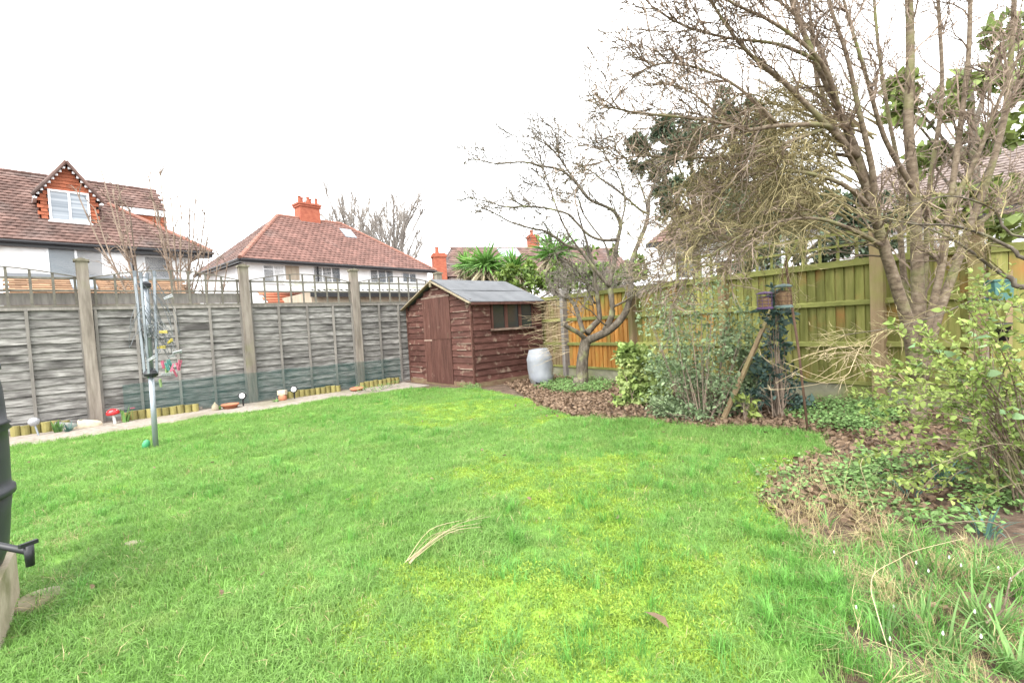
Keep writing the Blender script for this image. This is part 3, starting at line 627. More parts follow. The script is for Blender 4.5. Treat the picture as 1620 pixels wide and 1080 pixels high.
hy = hipx.y; rb.add([(0, 0, ZE), (0, 2 * ry, ZE), (hipx.x, 2 * ry - hy, ZE + hy), (hipx.x, hy, ZE + hy)], [(0, 1, 2, 3)])
roof = rb.build('roof', M['roof_under'], lh)
tile_slope((0, 0, ZE + .01), (1, 0, 0), (0, c_, c_), (0, -c_, c_), poly, .2, .17, M['tile_brown'], 'roof_tiles', roof, .012, 1)
def hip_tiles(parent, a, b, r, m='ridge', step=.42):
    a, b = Vector(a), Vector(b); n = max(2, int((b - a).length / step)); mb = MB()
    for i in range(n):
        p = a.lerp(b, i / n); q = a.lerp(b, (i + 1.06) / n); mb.tube([p, q], [r * 1.08, r * .96], 8)
    return tag(mb.build('ridge_tiles', M[m], parent), kind='stuff')
hip_tiles(roof, (0, 0, ZE + .03), (hipx.x, hipx.y, hipx.z + .03), .085)
hip_tiles(roof, (XL, ry, rz + .02), (q2.x + .1, ry, rz + .02), .07, 'tile_brown')
# side dormer: white fascia and tile-hung cheek under the overhanging slope
s0 = LH.slope(190, 328, ZE, TN)
MB().box((s0.x, hy - .05, hipx.z - .22), (q1.x + .05, hy + .04, hipx.z + .0)).build('fascia', M['upvc'], lh)
ck = MB().box((s0.x - .1, hy + .06, ZE + .4), (q1.x, 2 * ry - hy, hipx.z - .2)).build('side_dormer', M['roof_under'], lh)
tile_slope((s0.x - .1, hy + .055, ZE + .5), (1, 0, 0), (0, 0, 1), (0, -1, 0), [(0, 0), (q1.x - s0.x + .1, 0), (q1.x - s0.x + .1, hipx.z - .25 - ZE - .5), (0, hipx.z - .25 - ZE - .5)], .17, .12, M['tile_hung'], 'hung_tiles', ck, 0, 2)
# walls
wy = .45; bayx = LH.ypl(204, 410, .15).x; wx = LH.ypl(304, 420, wy).x
MB().box((bayx, wy, -.1), (wx, 2 * ry - .4, ZE - .06)).build('wall', M['render_white'], lh)
MB().box((XL + .3, .15, -.1), (bayx - .002, 2 * ry - .4, ZE - .06)).build('wall', M['render_white'], lh)
MB().box((XL, -.02, ZE - .2), (.02, .06, ZE - .03)).build('fascia', M['gutter'], lh); MB().tube([(XL, -.07, ZE - .06), (.05, -.07, ZE - .06)], .055, 8).build('gutter', M['gutter'], lh)
MB().box((bayx, .07, ZE - .2), (.0, wy - .002, ZE - .17)).build('soffit', M['gutter'], lh)
def wpx(parent, fr, px0, py0, px1, py1, y, **k):
    a = fr.ypl(px0, py1, y); b = fr.ypl(px1, py0, y); window(parent, a.x, b.x, a.z, b.z, y, **k)
MB().tube([(bayx + .15, wy - .07, ZE - .15), (bayx + .15, wy - .07, 0)], .04, 8).build('downpipe', M['gutter'], lh)
wpx(lh, LH, 79, 395, 163, 470, .15, lights=2, pane='pane_light'); wpx(lh, LH, 231, 406, 270, 470, wy, lights=1, pane='pane')
# front dormer
db = LH.slope(110, 352, ZE, TN).y
P = lambda px, py, y=db: LH.ypl(px, py, y)
dl, dr, dz0 = P(66, 347).x, P(155, 352).x, P(110, 352).z - .05
de = (P(68, 306).z + P(152, 312).z) / 2; ap = P(103, 262); dm = (dl + dr) / 2
dormer = MB().prism([(dl, dz0), (dr, dz0), (dr, de), (dm, ap.z), (dl, de)], 'y', db + .02, db + 2.2).build('dormer', M['roof_under'], lh)
hw = (dr - dl) / 2; hh = ap.z - de
wa, wb_ = P(79, 349), P(140, 307)
def ring(poly_, o_, X_, S_, N_, nm, tw=.16, ex=.115, sd_=3): tile_slope(o_, X_, S_, N_, poly_, tw, ex, M['tile_hung'], nm, dormer, 0, sd_)
full = [(0, 0), (2 * hw, 0), (2 * hw, de - dz0), (hw, ap.z - dz0), (0, de - dz0)]
ring([(0, 0), (wa.x - dl, 0), (wa.x - dl, de - dz0 + (wa.x - dl) * hh / hw), (0, de - dz0)], (dl, db + .015, dz0), (1, 0, 0), (0, 0, 1), (0, -1, 0), 'hung_tiles')
ring([(wb_.x - dl, 0), (2 * hw, 0), (2 * hw, de - dz0), (wb_.x - dl, de - dz0 + (dr - wb_.x) * hh / hw)], (dl, db + .015, dz0), (1, 0, 0), (0, 0, 1), (0, -1, 0), 'hung_tiles')
zt = wb_.z - dz0; fz = de - dz0
ring([(wa.x - dl, zt), (wb_.x - dl, zt), (wb_.x - dl, fz + (dr - wb_.x) * hh / hw), (hw, fz + hh), (wa.x - dl, fz + (wa.x - dl) * hh / hw)], (dl, db + .015, dz0), (1, 0, 0), (0, 0, 1), (0, -1, 0), 'hung_tiles')
ring([(0, 0), (1.4, 0), (1.4, de - dz0), (0, de - dz0)], (dl - .005, db + 1.4, dz0), (0, -1, 0), (0, 0, 1), (-1, 0, 0), 'hung_tiles')
window(dormer, wa.x, wb_.x, wa.z, wb_.z, db - .03, lights=2, pane='pane_blind')
for s in (-1, 1):
    e = dm + s * (hw + .17); ez = de - .17 * hh / hw
    m = MB(); m.add([(dm, db - .2, ap.z + .1), (e, db - .2, ez + .1), (e, db + 2.3, ez + .1), (dm, db + 2.3, ap.z + .1), (dm, db - .2, ap.z + .03), (e, db - .2, ez + .03), (e, db + 2.3, ez + .03), (dm, db + 2.3, ap.z + .03)],
                    [(0, 1, 2, 3), (4, 7, 6, 5), (0, 4, 5, 1), (1, 5, 6, 2)]); rr = m.build('dormer_roof', M['tile_brown'], dormer)
    hip_tiles(dormer, (dm, db - .2, ap.z + .1), (e, db - .2, ez + .1), .055, 'tile_brown')
    n = 9
    for i in range(n):
        t = (i + .7) / n; x = dm + (e - dm) * t; z = ap.z + .02 + (ez - ap.z) * t
        MB().box((x - .035, db - .16, z - .07), (x + .035, db - .1, z - .0)).build('dentil', M['upvc'], dormer)
    MB().box((min(e, e - s * .1), db - .19, ez - .02), (max(e, e - s * .1), db + 1.2, ez + .028)).build('eave_board', M['upvc'], dormer)
# --- lean-to roof with skylight below it
LT = Frame(LH.W((-6, -5.4, 0)), LH.deg)
lt = LT.empty('extension', 'single-storey extension with orange tiled lean-to roof behind the left fence', 'house', 'houses beyond the fences')
tz = LT.ypl(60, 439, 3.0).z; x0, x1 = LT.ypl(14, 450, 1.5).x, LT.ypl(306, 470, 1.5).x
sl2 = .42; run = 3.0; zb = tz - run * sl2; ln = math.hypot(run, run * sl2); cy, cz = run / ln, run * sl2 / ln
rm = MB(); rm.add([(x0, 0, zb), (x1, 0, zb), (x1, run, tz), (x0, run, tz)], [(0, 1, 2, 3)]); ro = rm.build('roof', M['roof_under'], lt)
tile_slope((x0, 0, zb + .01), (1, 0, 0), (0, cy, cz), (0, -cz, cy), [(0, 0), (x1 - x0, 0), (x1 - x0, ln), (0, ln)], .22, .2, M['tile_orange'], 'roof_tiles', ro, 0, 5)
MB().box((x0 - .05, run - .12, tz - .03), (x1 + .05, run + .1, tz + .1)).build('flashing', M['lead'], lt)
MB().box((x0 + .05, .1, -.1), (x1 - .05, run + .05, zb + .02)).build('wall', M['render_white'], lt)
sk0 = LT.slope(112, 450, zb, sl2); sk1 = LT.slope(163, 460, zb, sl2)
def skylight(parent, xa, xb, ya, yb, zf, t):
    m = MB(); m.add([(xa, ya, zf(ya) + .09), (xb, ya, zf(ya) + .09), (xb, yb, zf(yb) + .09), (xa, yb, zf(yb) + .09), (xa, ya, zf(ya)), (xb, ya, zf(ya)), (xb, yb, zf(yb)), (xa, yb, zf(yb))], [(0, 1, 2, 3), (0, 4, 5, 1), (1, 5, 6, 2), (2, 6, 7, 3), (3, 7, 4, 0)])
    s = m.build('skylight', M['lead'], parent); i = .07
    m = MB(); m.add([(xa + i, ya + i, zf(ya + i) + .1), (xb - i, ya + i, zf(ya + i) + .1), (xb - i, yb - i, zf(yb - i) + .1), (xa + i, yb - i, zf(yb - i) + .1)], [(0, 1, 2, 3)]); m.build('pane', M['pane_light'], s)
skylight(lt, sk0.x, sk1.x - .1, sk1.y, sk0.y + .25, lambda y: zb + y * sl2, sl2)
# --- middle house
ZM = 5.4
b0, b1 = G(380, 408, ZM), G(690, 428, ZM)
MH = Frame(b0, math.degrees(math.atan2(b1.y - b0.y, b1.x - b0.x)))
mh = MH.empty('house', 'white hipped-roof house with red tiles and a tall brick chimney', 'house', 'houses beyond the fences')
W = (b1 - b0).length; T2 = .88; k2 = math.sqrt(1 + T2 * T2); S2 = (0, 1 / k2, T2 / k2); N2 = (0, -T2 / k2, 1 / k2)
A = MH.slope(439, 341, ZM, T2); B = MH.slope(540, 355, ZM, T2); rym = (A.y + B.y) / 2; rzm = ZM + rym * T2; ax, bx = A.x, B.x; V2 = 2 * rym
rm = MB(); rm.add([(0, 0, ZM), (W, 0, ZM), (bx, rym, rzm), (ax, rym, rzm), (0, V2, ZM), (W, V2, ZM)], [(0, 1, 2, 3), (0, 3, 4), (3, 2, 5, 4), (1, 5, 2)])
ro = rm.build('roof', M['roof_under'], mh)
tile_slope((0, 0, ZM + .01), (1, 0, 0), S2, N2, [(0, 0), (W, 0), (bx, rym * k2), (ax, rym * k2)], .3, .26, M['tile_red'], 'roof_tiles', ro, .02, 6)
h1 = math.hypot(ax, rzm - ZM); sx, sz = ax / h1, (rzm - ZM) / h1
tile_slope((0, V2, ZM + .01), (0, -1, 0), (sx, 0, sz), (-sz, 0, sx), [(0, 0), (V2, 0), (rym, h1)], .3, .26, M['tile_brown'], 'roof_tiles', ro, .02, 7)
hip_tiles(ro, (0, 0, ZM + .03), (ax, rym, rzm + .03), .12); hip_tiles(ro, (W, 0, ZM + .03), (bx, rym, rzm + .03), .1); hip_tiles(ro, (ax, rym, rzm + .03), (bx, rym, rzm + .03), .11)
MB().box((-.02, -.04, ZM - .2), (W + .02, .04, ZM - .03)).box((-.04, .04, ZM - .2), (.04, V2, ZM - .03)).build('fascia', M['gutter'], mh)
MB().tube([(0, -.09, ZM - .07), (W, -.09, ZM - .07)], .065, 8).tube([(-.09, 0, ZM - .07), (-.09, V2, ZM - .07)], .065, 8).build('gutter', M['gutter'], mh)
MB().box((.45, .45, -.1), (W - .45, V2 - .45, ZM - .1)).build('wall', M['render_white'], mh)
MB().box((.04, .04, ZM - .16), (W - .04, .449, ZM - .13)).build('soffit', M['upvc'], mh)
for x0, y0, x1, y1, n, tp in ((417, 420, 449, 447, 2, .72), (496, 423, 538, 449, 3, None), (586, 426, 622, 451, 3, None), (637, 432, 658, 447, 2, None)): wpx(mh, MH, x0, y0, x1, y1, .45, lights=n, pane='pane', top=tp)
MB().tube([(W * .33, .37, ZM - .1), (W * .33, .37, 0)], .045, 8).build('downpipe', M['gutter'], mh)
c0 = MH.ypl(452, 430, .43); c1 = MH.ypl(474, 440, .43)
MB().box((c0.x, .42, ZM - 1.0), (c1.x, .445, ZM - .2)).build('cladding', M['clad'], mh)
cb = MH.slope(489, 352, ZM, T2); cx0, cx1 = MH.ypl(473, 340, cb.y).x, MH.ypl(509, 340, cb.y).x
cxm = (cx0 + cx1) / 2; cw = (cx1 - cx0) / 2 * .86; ct = MH.ypl(490, 325, cb.y).z
ch = MB().box((cxm - cw, cb.y, cb.z - .7), (cxm + cw, cb.y + .85, ct)).build('chimney', M['brick'], mh)
MB().box((cxm - cw - .06, cb.y - .06, ct - .12), (cxm + cw + .06, cb.y + .91, ct + .02)).box((cxm - cw - .11, cb.y - .11, ct + .02), (cxm + cw + .11, cb.y + .96, ct + .14)).build('corbel', M['brick'], ch)
for i in range(5): MB().lathe([(.11, 0), (.1, .2), (.09, .38), (.12, .4), (.11, .46)], 10, (cxm - cw + .1 + i * (2 * cw - .2) / 4, cb.y + .25 + .3 * (i % 2), ct + .13)).build('chimney_pot', M['brick'], ch)
MB().box((cxm - cw - .12, cb.y - .14, cb.z - .16), (cxm + cw + .12, cb.y - .002, cb.z - .05)).build('flashing', M['lead'], ch)
ae = MB().tube([(cxm + cw + .2, cb.y + .5, ct - .9), (cxm + cw + .2, cb.y + .5, ct + .6)], .02, 5).tube([(cxm + cw + .2, cb.y + .5, ct + .55), (cxm + cw + 1.1, cb.y + .7, ct + .5)], .013, 4)
for i in range(6): ae.tube([(cxm + cw + .35 + i * .13, cb.y + .35, ct + .54), (cxm + cw + .35 + i * .13, cb.y + .85, ct + .54)], .008, 3)
ae.build('aerial', M['alu'], ch)
s0 = MH.slope(540, 367, ZM, T2); skylight(mh, s0.x, s0.x + .85, s0.y - .55, s0.y + .25, lambda y: ZM + y * T2, T2)
# --- corrugated garage and low red roof just over the left fence
GA = Frame(at(500, 470, 14.5), 44)
ga = GA.empty('garage', 'low outbuilding with grey corrugated sheet roof behind the left fence', 'outbuilding', 'houses beyond the fences')
g0, g1 = GA.ypl(488, 478, 0), GA.ypl(712, 452, 0)
zt = GA.ypl(600, 461, 0).z; xw = g1.x - g0.x; cor = MB(); n = 90; vs = []
for i in range(n + 1):
    x = g0.x + xw * i / n; w_ = .035 * math.sin(i * math.pi / 1.5)
    zz = zt + .05 * (i / n); vs += [(x, -.25, zz + w_ - .0), (x, 3.2, zz + .62 + w_)]
cor.add(vs, [(2 * i, 2 * i + 2, 2 * i + 3, 2 * i + 1) for i in range(n)]); cor.build('roof', M['corrug'], ga)
MB().box((g0.x + .1, 0, -.1), (g1.x - .1, 3, zt - .02)).build('wall', M['clad'], ga)
MB().box((g0.x, -.22, zt - .2), (g1.x, -.18, zt - .06)).build('fascia', M['gutter'], ga)
LR = Frame(at(440, 475, 15.5), 46); lr = LR.empty('outhouse', 'small outhouse with low red tiled roof seen through the trellis', 'outbuilding', 'houses beyond the fences')
r0, r1 = LR.ypl(434, 475, 0), LR.ypl(548, 470, 0); zt2 = LR.ypl(490, 464, 1.2).z
rm = MB(); rm.add([(r0.x, 0, zt2 - .7), (r1.x, 0, zt2 - .7), (r1.x, 1.2, zt2), (r0.x, 1.2, zt2)], [(0, 1, 2, 3)]); ro = rm.build('roof', M['roof_under'], lr)
tile_slope((r0.x, 0, zt2 - .69), (1, 0, 0), (0, .864, .504), (0, -.504, .864), [(0, 0), (r1.x - r0.x, 0), (r1.x - r0.x, 1.38), (0, 1.38)], .25, .2, M['tile_hung'], 'roof_tiles', ro, 0, 8)
MB().box((r0.x + .05, .05, -.1), (r1.x - .05, 1.15, zt2 - .7)).build('wall', M['render_white'], lr)
# --- far house behind the palms
FH = Frame(at(700, 430, 36), 20)
fh = FH.empty('house', 'far brown-roofed house behind the spiky palms with two brick chimneys', 'house', 'houses beyond the fences')
e0, e1 = FH.ypl(705, 440, 0).x, FH.ypl(1010, 440, 0).x; fz = FH.ypl(760, 437, 0).z; rt = FH.ypl(800, 391, 4.2).z; tt = (rt - fz) / 4.2; kk = math.sqrt(1 + tt * tt)
rm = MB(); rm.add([(e0, 0, fz), (e1, 0, fz), (e1, 4.2, rt), (e0 + 1.6, 4.2, rt), (e0, 8.4, fz), (e1, 8.4, fz)], [(0, 1, 2, 3), (0, 3, 4), (3, 2, 5, 4), (1, 5, 2)]); ro = rm.build('roof', M['roof_under'], fh)
tile_slope((0, 0, fz + .01), (1, 0, 0), (0, 1 / kk, tt / kk), (0, -tt / kk, 1 / kk), [(e0, 0), (e1, 0), (e1, 4.2 * kk), (e0 + 1.6, 4.2 * kk)], .35, .32, M['tile_brown'], 'roof_tiles', ro, 0, 9)
MB().box((e0 + .5, .5, -.1), (e1 - .5, 7.9, fz)).build('wall', M['render_white'], fh)
sk = FH.slope(802, 396, fz, tt); skylight(fh, sk.x - .9, sk.x + 1.0, sk.y - 1.1, sk.y + .2, lambda y: fz + y * tt, tt)
for (p0, p1, pt, y) in ((687, 707, 400, -.8), (841, 856, 371, 4.0)):
    ca, cb2 = FH.ypl(p0, 430, y).x, FH.ypl(p1, 430, y).x; tz = FH.ypl((p0 + p1) / 2, pt, y).z
    c = MB().box((ca, y, 0 if y < 0 else rt - 1), (cb2, y + .75, tz)).box((ca - .06, y - .06, tz - .3), (cb2 + .06, y + .81, tz - .1)).build('chimney', M['brick'], fh)
    MB().lathe([(.16, 0), (.14, .45), (.17, .5)], 10, ((ca + cb2) / 2 - .1, y + .4, tz - .02)).build('chimney_pot', M['brick'], c)
# --- house behind the right fence and another at the far right
QH = Frame(at(1020, 400, 24), -30)
qh = QH.empty('house', 'white house with brown hipped roof half hidden behind the tangled twigs', 'house', 'houses beyond the fences')
e0 = QH.ypl(1022, 386, 0); zz = QH.ypl(1060, 381, 0).z; Lq = 9.0; Dq = 7.0; hr = 3.0
rm = MB(); rm.add([(e0.x, 0, zz), (e0.x + Lq, 0, zz), (e0.x + Lq, Dq, zz), (e0.x, Dq, zz), (e0.x + 3.2, Dq / 2, zz + hr), (e0.x + Lq - 3.2, Dq / 2, zz + hr)], [(0, 1, 5, 4), (1, 2, 5), (2, 3, 4, 5), (3, 0, 4)]); ro = rm.build('roof', M['roof_under'], qh)
kq = math.hypot(Dq / 2, hr); tile_slope((e0.x, 0, zz + .01), (1, 0, 0), (0, Dq / 2 / kq, hr / kq), (0, -hr / kq, Dq / 2 / kq), [(0, 0), (Lq, 0), (Lq - 3.2, kq), (3.2, kq)], .3, .26, M['tile_brown'], 'roof_tiles', ro, 0, 10)
kq2 = math.hypot(3.2, hr); tile_slope((e0.x, Dq, zz + .01), (0, -1, 0), (3.2 / kq2, 0, hr / kq2), (-hr / kq2, 0, 3.2 / kq2), [(0, 0), (Dq, 0), (Dq / 2, kq2)], .3, .26, M['tile_brown'], 'roof_tiles', ro, 0, 11)
MB().box((e0.x + .5, .5, -.1), (e0.x + Lq - .5, Dq - .5, zz - .05)).build('wall', M['render_white'], qh); MB().box((e0.x - .02, -.05, zz - .22), (e0.x + Lq, .05, zz - .02)).build('fascia', M['gutter'], qh)
window(qh, e0.x + 1.3, e0.x + 2.6, zz - 1.9, zz - .6, .5, lights=2); window(qh, e0.x + 4.2, e0.x + 6, zz - 1.9, zz - .6, .5, lights=3)
XH = Frame(at(1330, 400, 17), -40)
xh = XH.empty('house', 'large house with pinkish-brown tiled roof behind the multi-stemmed tree', 'house', 'houses beyond the fences')
e0 = XH.ypl(1315, 345, 0); zz = XH.ypl(1400, 352, 0).z; Lq = 13.0; hr = 2.7; Dq = 8
rm = MB(); rm.add([(e0.x, 0, zz), (e0.x + Lq, 0, zz), (e0.x + Lq, Dq, zz), (e0.x, Dq, zz), (e0.x + 1.5, Dq / 2, zz + hr), (e0.x + Lq - 1.5, Dq / 2, zz + hr)], [(0, 1, 5, 4), (1, 2, 5), (2, 3, 4, 5), (3, 0, 4)]); ro = rm.build('roof', M['roof_under'], xh)
kq = math.hypot(Dq / 2, hr); tile_slope((e0.x, 0, zz + .01), (1, 0, 0), (0, Dq / 2 / kq, hr / kq), (0, -hr / kq, Dq / 2 / kq), [(0, 0), (Lq, 0), (Lq - 1.5, kq), (1.5, kq)], .26, .22, M['tile_pale'], 'roof_tiles', ro, .015, 12)
MB().box((e0.x + .5, .5, -.1), (e0.x + Lq - .5, Dq - .5, zz - .05)).build('wall', M['render_white'], xh); MB().box((e0.x - .02, -.05, zz - .2), (e0.x + Lq, .05, zz - .02)).build('fascia', M['gutter'], xh)
for i in range(3): window(xh, e0.x + 1.4 + i * 3.4, e0.x + 3.2 + i * 3.4, zz - 2.0, zz - .7, .5, lights=2, pane='pane_light')
# ================================================================== things in the garden
UP = Vector((0, 0, 1))
def ell(c, r, n=14, m=8, M_=None):
    prof = [(max(1e-3, r[0] * math.sin(math.pi * i / m)), -r[2] * math.cos(math.pi * i / m)) for i in range(m + 1)]
    return prof
# --- folded rotary clothes airer
ao = G(247, 712); pxm = F / 5.06                    # px per metre there
tilt = .022
ai = thing('clothes_airer', 'folded grey rotary clothes airer standing in the lawn', 'clothes airer', ao)
ai.rotation_euler = (0, R_(1.0), 0)
H1 = 1.86
MB().tube([(0, 0, -.05), (0, 0, .86)], .026, 12).build('pole', M['alu'], ai, True)
MB().tube([(0, 0, .8), (0, 0, H1)], .021, 12).build('inner_pole', M['alu'], ai, True)
MB().lathe([(.03, 0), (.062, .01), (.068, .04), (.05, .075), (.03, .08)], 16, (0, 0, .8)).build('hub', M['black_plastic'], ai)
MB().lathe([(.028, 0), (.055, .01), (.055, .05), (.03, .07)], 16, (0, 0, H1 - .1)).build('top_collar', M['black_plastic'], ai)
arms = []
for k, (a, lean, top) in enumerate(((20, .035, 1.9), (110, .02, 1.88), (200, .03, 1.9), (290, .045, 1.87))):
    d = Vector((math.cos(R_(a)), math.sin(R_(a)), 0)); b = d * .055 + UP * .84; t = d * (.055 + lean) + UP * top
    arms.append((b, t)); MB().bar(b, t, .019, .022, d).build('arm', M['alu'], ai)
    MB().bar(t - UP * .02, t + UP * .045, .026, .028, d).build('arm_cap', M['plastic_grey'], ai)
g = random.Random(4)
for k in range(34):
    (b0_, t0_), (b1_, t1_) = arms[k % 4], arms[(k + 1) % 4]; f = g.uniform(.45, .98); p = b0_.lerp(t0_, f); q = b1_.lerp(t1_, f + g.uniform(-.04, .02))
    out = Vector((g.uniform(-.1, .2), g.uniform(-.12, .12), 0)); sag = g.uniform(.25, .75) * f
    mid = (p + q) / 2 + out - UP * sag
    if mid.z < .88: mid.z = .88 + g.random() * .2
    pts = [p, p.lerp(mid, .5) + out * .3 - UP * .05, mid - Vector((out.y, -out.x, 0)) * .15, mid + Vector((out.y, -out.x, 0)) * .15, q.lerp(mid, .5) + out * .3 - UP * .05, q]
    MB().tube(smooth_path(pts, 3), .003, 3).build('washing_line', M['line'], ai)
pegs = [(266, 470, 'grey'), (240, 515, 'grey'), (238, 535, 'grey'), (258, 525, 'yellow'), (269, 540, 'yellow'), (255, 549, 'yellow'), (240, 567, 'grey'), (272, 563, 'grey'), (280, 557, 'grey'), (258, 577, 'pink'), (265, 580, 'teal'), (269, 575, 'teal'), (264, 586, 'lime'), (272, 582, 'pink'), (284, 576, 'pink'), (277, 590, 'pink'), (282, 580, 'pink'), (237, 597, 'green'), (254, 606, 'lime'), (262, 592, 'grey')]
peg_me = {}
for nm in set(p[2] for p in pegs):
    m = MB()
    for s in (-1, 1): m.add([(-.008, s * .002, -.04), (.008, s * .002, -.04), (.008, s * .011, -.04), (-.008, s * .011, -.04), (-.008, s * .004, .045), (.008, s * .004, .045), (.008, s * .016, .045), (-.008, s * .016, .045)], [(0, 3, 2, 1), (4, 5, 6, 7), (0, 1, 5, 4), (1, 2, 6, 5), (2, 3, 7, 6), (3, 0, 4, 7)])
    m.tube([(0, -.012, .005), (0, .012, .005)], .009, 6); peg_me[nm] = m.mesh('clothes_peg', M['peg_' + nm])
for i, (px, py, nm) in enumerate(pegs):
    flatp = nm in ('grey', 'yellow')
    o = put('clothes_peg', peg_me[nm], None, at(px, py, ao.y - .05 + g.uniform(-.08, .08)), (R_(g.uniform(60, 100)) if flatp else R_(g.uniform(-20, 20)), R_(g.uniform(-25, 25)), R_(g.uniform(0, 180))))
    same = [q for q in pegs if q[2] == nm]; rank = sorted(same, key=lambda q: (q[1], q[0])).index(pegs[i])
    nth = 'the only %s one' % nm if len(same) == 1 else ('topmost', 'second highest', 'third highest', 'fourth highest', 'fifth highest', 'sixth highest', 'seventh highest', 'lowest')[min(rank, 7)] if rank < len(same) - 1 else 'lowest'
    tag(o, '%s clothes peg on the folded airer, %s%s' % (nm, nth, '' if len(same) == 1 else ' of the %s pegs' % nm), 'peg', 'clothes pegs on the airer')
bk = MB().lathe([(.002, -.07), (.022, -.055), (.034, -.02), (.036, .02), (.026, .055), (.002, .07)], 12)
tag(bk.build('ground_cap', M['peg_green'], None, True, loc=G(240, 712) + UP * .065 + Vector((-.02, -.05, 0)), rot=(0, R_(18), 0)), 'bright green plastic cap at the foot of the airer', 'cap')

# --- black water butt on its stand, left edge
by = 2.0; b_top = .27
e_ = at(25, 800, 1.0); BR = .31; d_e = 2.95; a_ = math.atan2(-e_.x, e_.y) + math.asin(BR / d_e); bc = Vector((-d_e * math.sin(a_), d_e * math.cos(a_), 0))
blk = MB().box((-.25, -.24, -.02), (.25, .24, b_top - .003)).build('block', M['concrete'], None, loc=(bc.x + .06, bc.y - .03, 0), rot=(0, 0, R_(40)))
tag(blk, 'concrete block standing under the black water butt', 'block')
hb = 1.12
wbt = thing('water_butt', 'tall black plastic water butt at the left edge on a concrete block', 'water butt', (bc.x, bc.y, b_top))
prof = [(.24, 0), (.262, .01)]
for i in range(1, 15):
    t = i / 14; prof.append((.262 + .048 * math.sin(math.pi * (t * .86 + .05)) ** .8, hb * t * .92))
prof2 = []
for r, z in prof: prof2.append((r, z))
for zr in (.3, .56, .8):
    zc = hb * zr * .92; i = next(k for k, p in enumerate(prof2) if p[1] > zc); r = prof2[i][0]
    prof2[i:i] = [(r, zc - .02), (r + .012, zc - .012), (r + .012, zc + .012), (r, zc + .02)]
prof2.sort(key=lambda p: p[1]); prof2 += [(.265, hb * .93), (.28, hb * .935), (.28, hb * .965), (.2, hb * .985), (.02, hb)]
MB().lathe(prof2, 40).build('barrel_body', M['butt_black'], wbt, True)
tp = at(46, 872, bc.y - .3) - Vector((bc.x, bc.y, b_top)); ang = math.atan2(tp.y, tp.x); td = Vector((math.cos(ang), math.sin(ang), 0)); zt_ = tp.z
tap = MB().tube([td * .24 + UP * zt_, td * (tp.xy.length - .0) + UP * zt_], .011, 10).build('tap', M['black_plastic'], wbt, True)
te = td * tp.xy.length + UP * zt_
MB().tube([te + UP * .02, te - UP * .045], [.013, .011], 10).build('spout', M['black_plastic'], tap, True)
MB().bar(te + UP * .025 - Vector((.006, .022, 0)), te + UP * .025 + Vector((.006, .022, 0)), .012, .012).build('tap_handle', M['black_plastic'], tap)
for (za, zb2, nm) in ((.57, .64, 'white_paint'), (.51, .569, 'sticker_blue')):
    m = MB(); vs = []
    for i in range(9):
        a = R_(-70 + i * 7.5)
        for z in (za, zb2): vs.append((.3155 * math.cos(a), .3155 * math.sin(a), hb * z))
    m.add(vs, [(2 * i, 2 * i + 2, 2 * i + 3, 2 * i + 1) for i in range(8)]); m.build('label_sticker', M[nm], wbt)
so_ = G(52, 975); st = MB().lathe([(.06, 0), (.08, .015), (.085, .05), (.075, .07), (.05, .076)], 14)
tag(st.build('stone', M['concrete'], None, True, loc=so_ + Vector((-.03, .05, -.01)), scale=(1, 1.2, 1)), 'round concrete stone beside the block under the water butt', 'stone')

# --- grey barrel by the shed
br = thing('plastic_barrel', 'pale grey plastic barrel leaning beside the shed', 'barrel', G(858, 609)); br.rotation_euler = (R_(2), R_(-3.5), 0)
hz = .66; rr_ = .225
MB().lathe([(.19, 0), (.2, .015), (.215, .12), (.232, .16), (.226, .2), (.238, .34), (.232, .46), (.236, .5), (.215, .56), (.19, .63), (.18, .65), (.18, .665), (.165, .668), (.165, .65), (.02, .648)], 32).build('drum', M['barrel'], br, True)
MB().lathe([(.035, 0), (.04, .01), (.04, .03), (.02, .035)], 12, (.08, -.05, .648)).build('bung', M['barrel'], br)
def pot(name, lab, px, py, r, h, m, cat='pot', rot=(0, 0, 0)):
    t = MB().lathe([(r * .72, 0), (r * .98, h * .88), (r * 1.08, h * .88), (r * 1.08, h), (r * .92, h), (r * .85, h * .9), (.01, h * .85)], 18)
    return tag(t.build(name, m, None, True, loc=G(px, py), rot=rot), lab, cat)
pot('plant_pot', 'small black pot in front of the grey barrel', 853, 612, .06, .09, M['black_plastic'])
pot('plant_pot', 'small black pot lying in the leaf litter by the ivy bush', 979, 641, .055, .085, M['black_plastic'], rot=(R_(6), R_(-5), 0))
# --- small things along the left fence
def lf(px, y, z=0.0):  # place by pixel column on a line in front of the fence
    return LF.W((LF.ypl(px, 640, y).x, y, z))
sl_ = thing('globe_lamp', 'solar globe lamp on a silver stake at the foot of the fence', 'lamp', lf(57, -.42)); sl_.rotation_euler = (0, R_(-14), 0)
MB().tube([(0, 0, -.05), (0, 0, .16)], .011, 8).build('stake', M['alu'], sl_); MB().lathe([(.004, -.06), (.04, -.048), (.062, -.01), (.06, .02), (.035, .05), (.004, .06)], 16, (0, 0, .21)).build('globe', glass('globe_glass', (.3, .3, .32), .1), sl_, True)
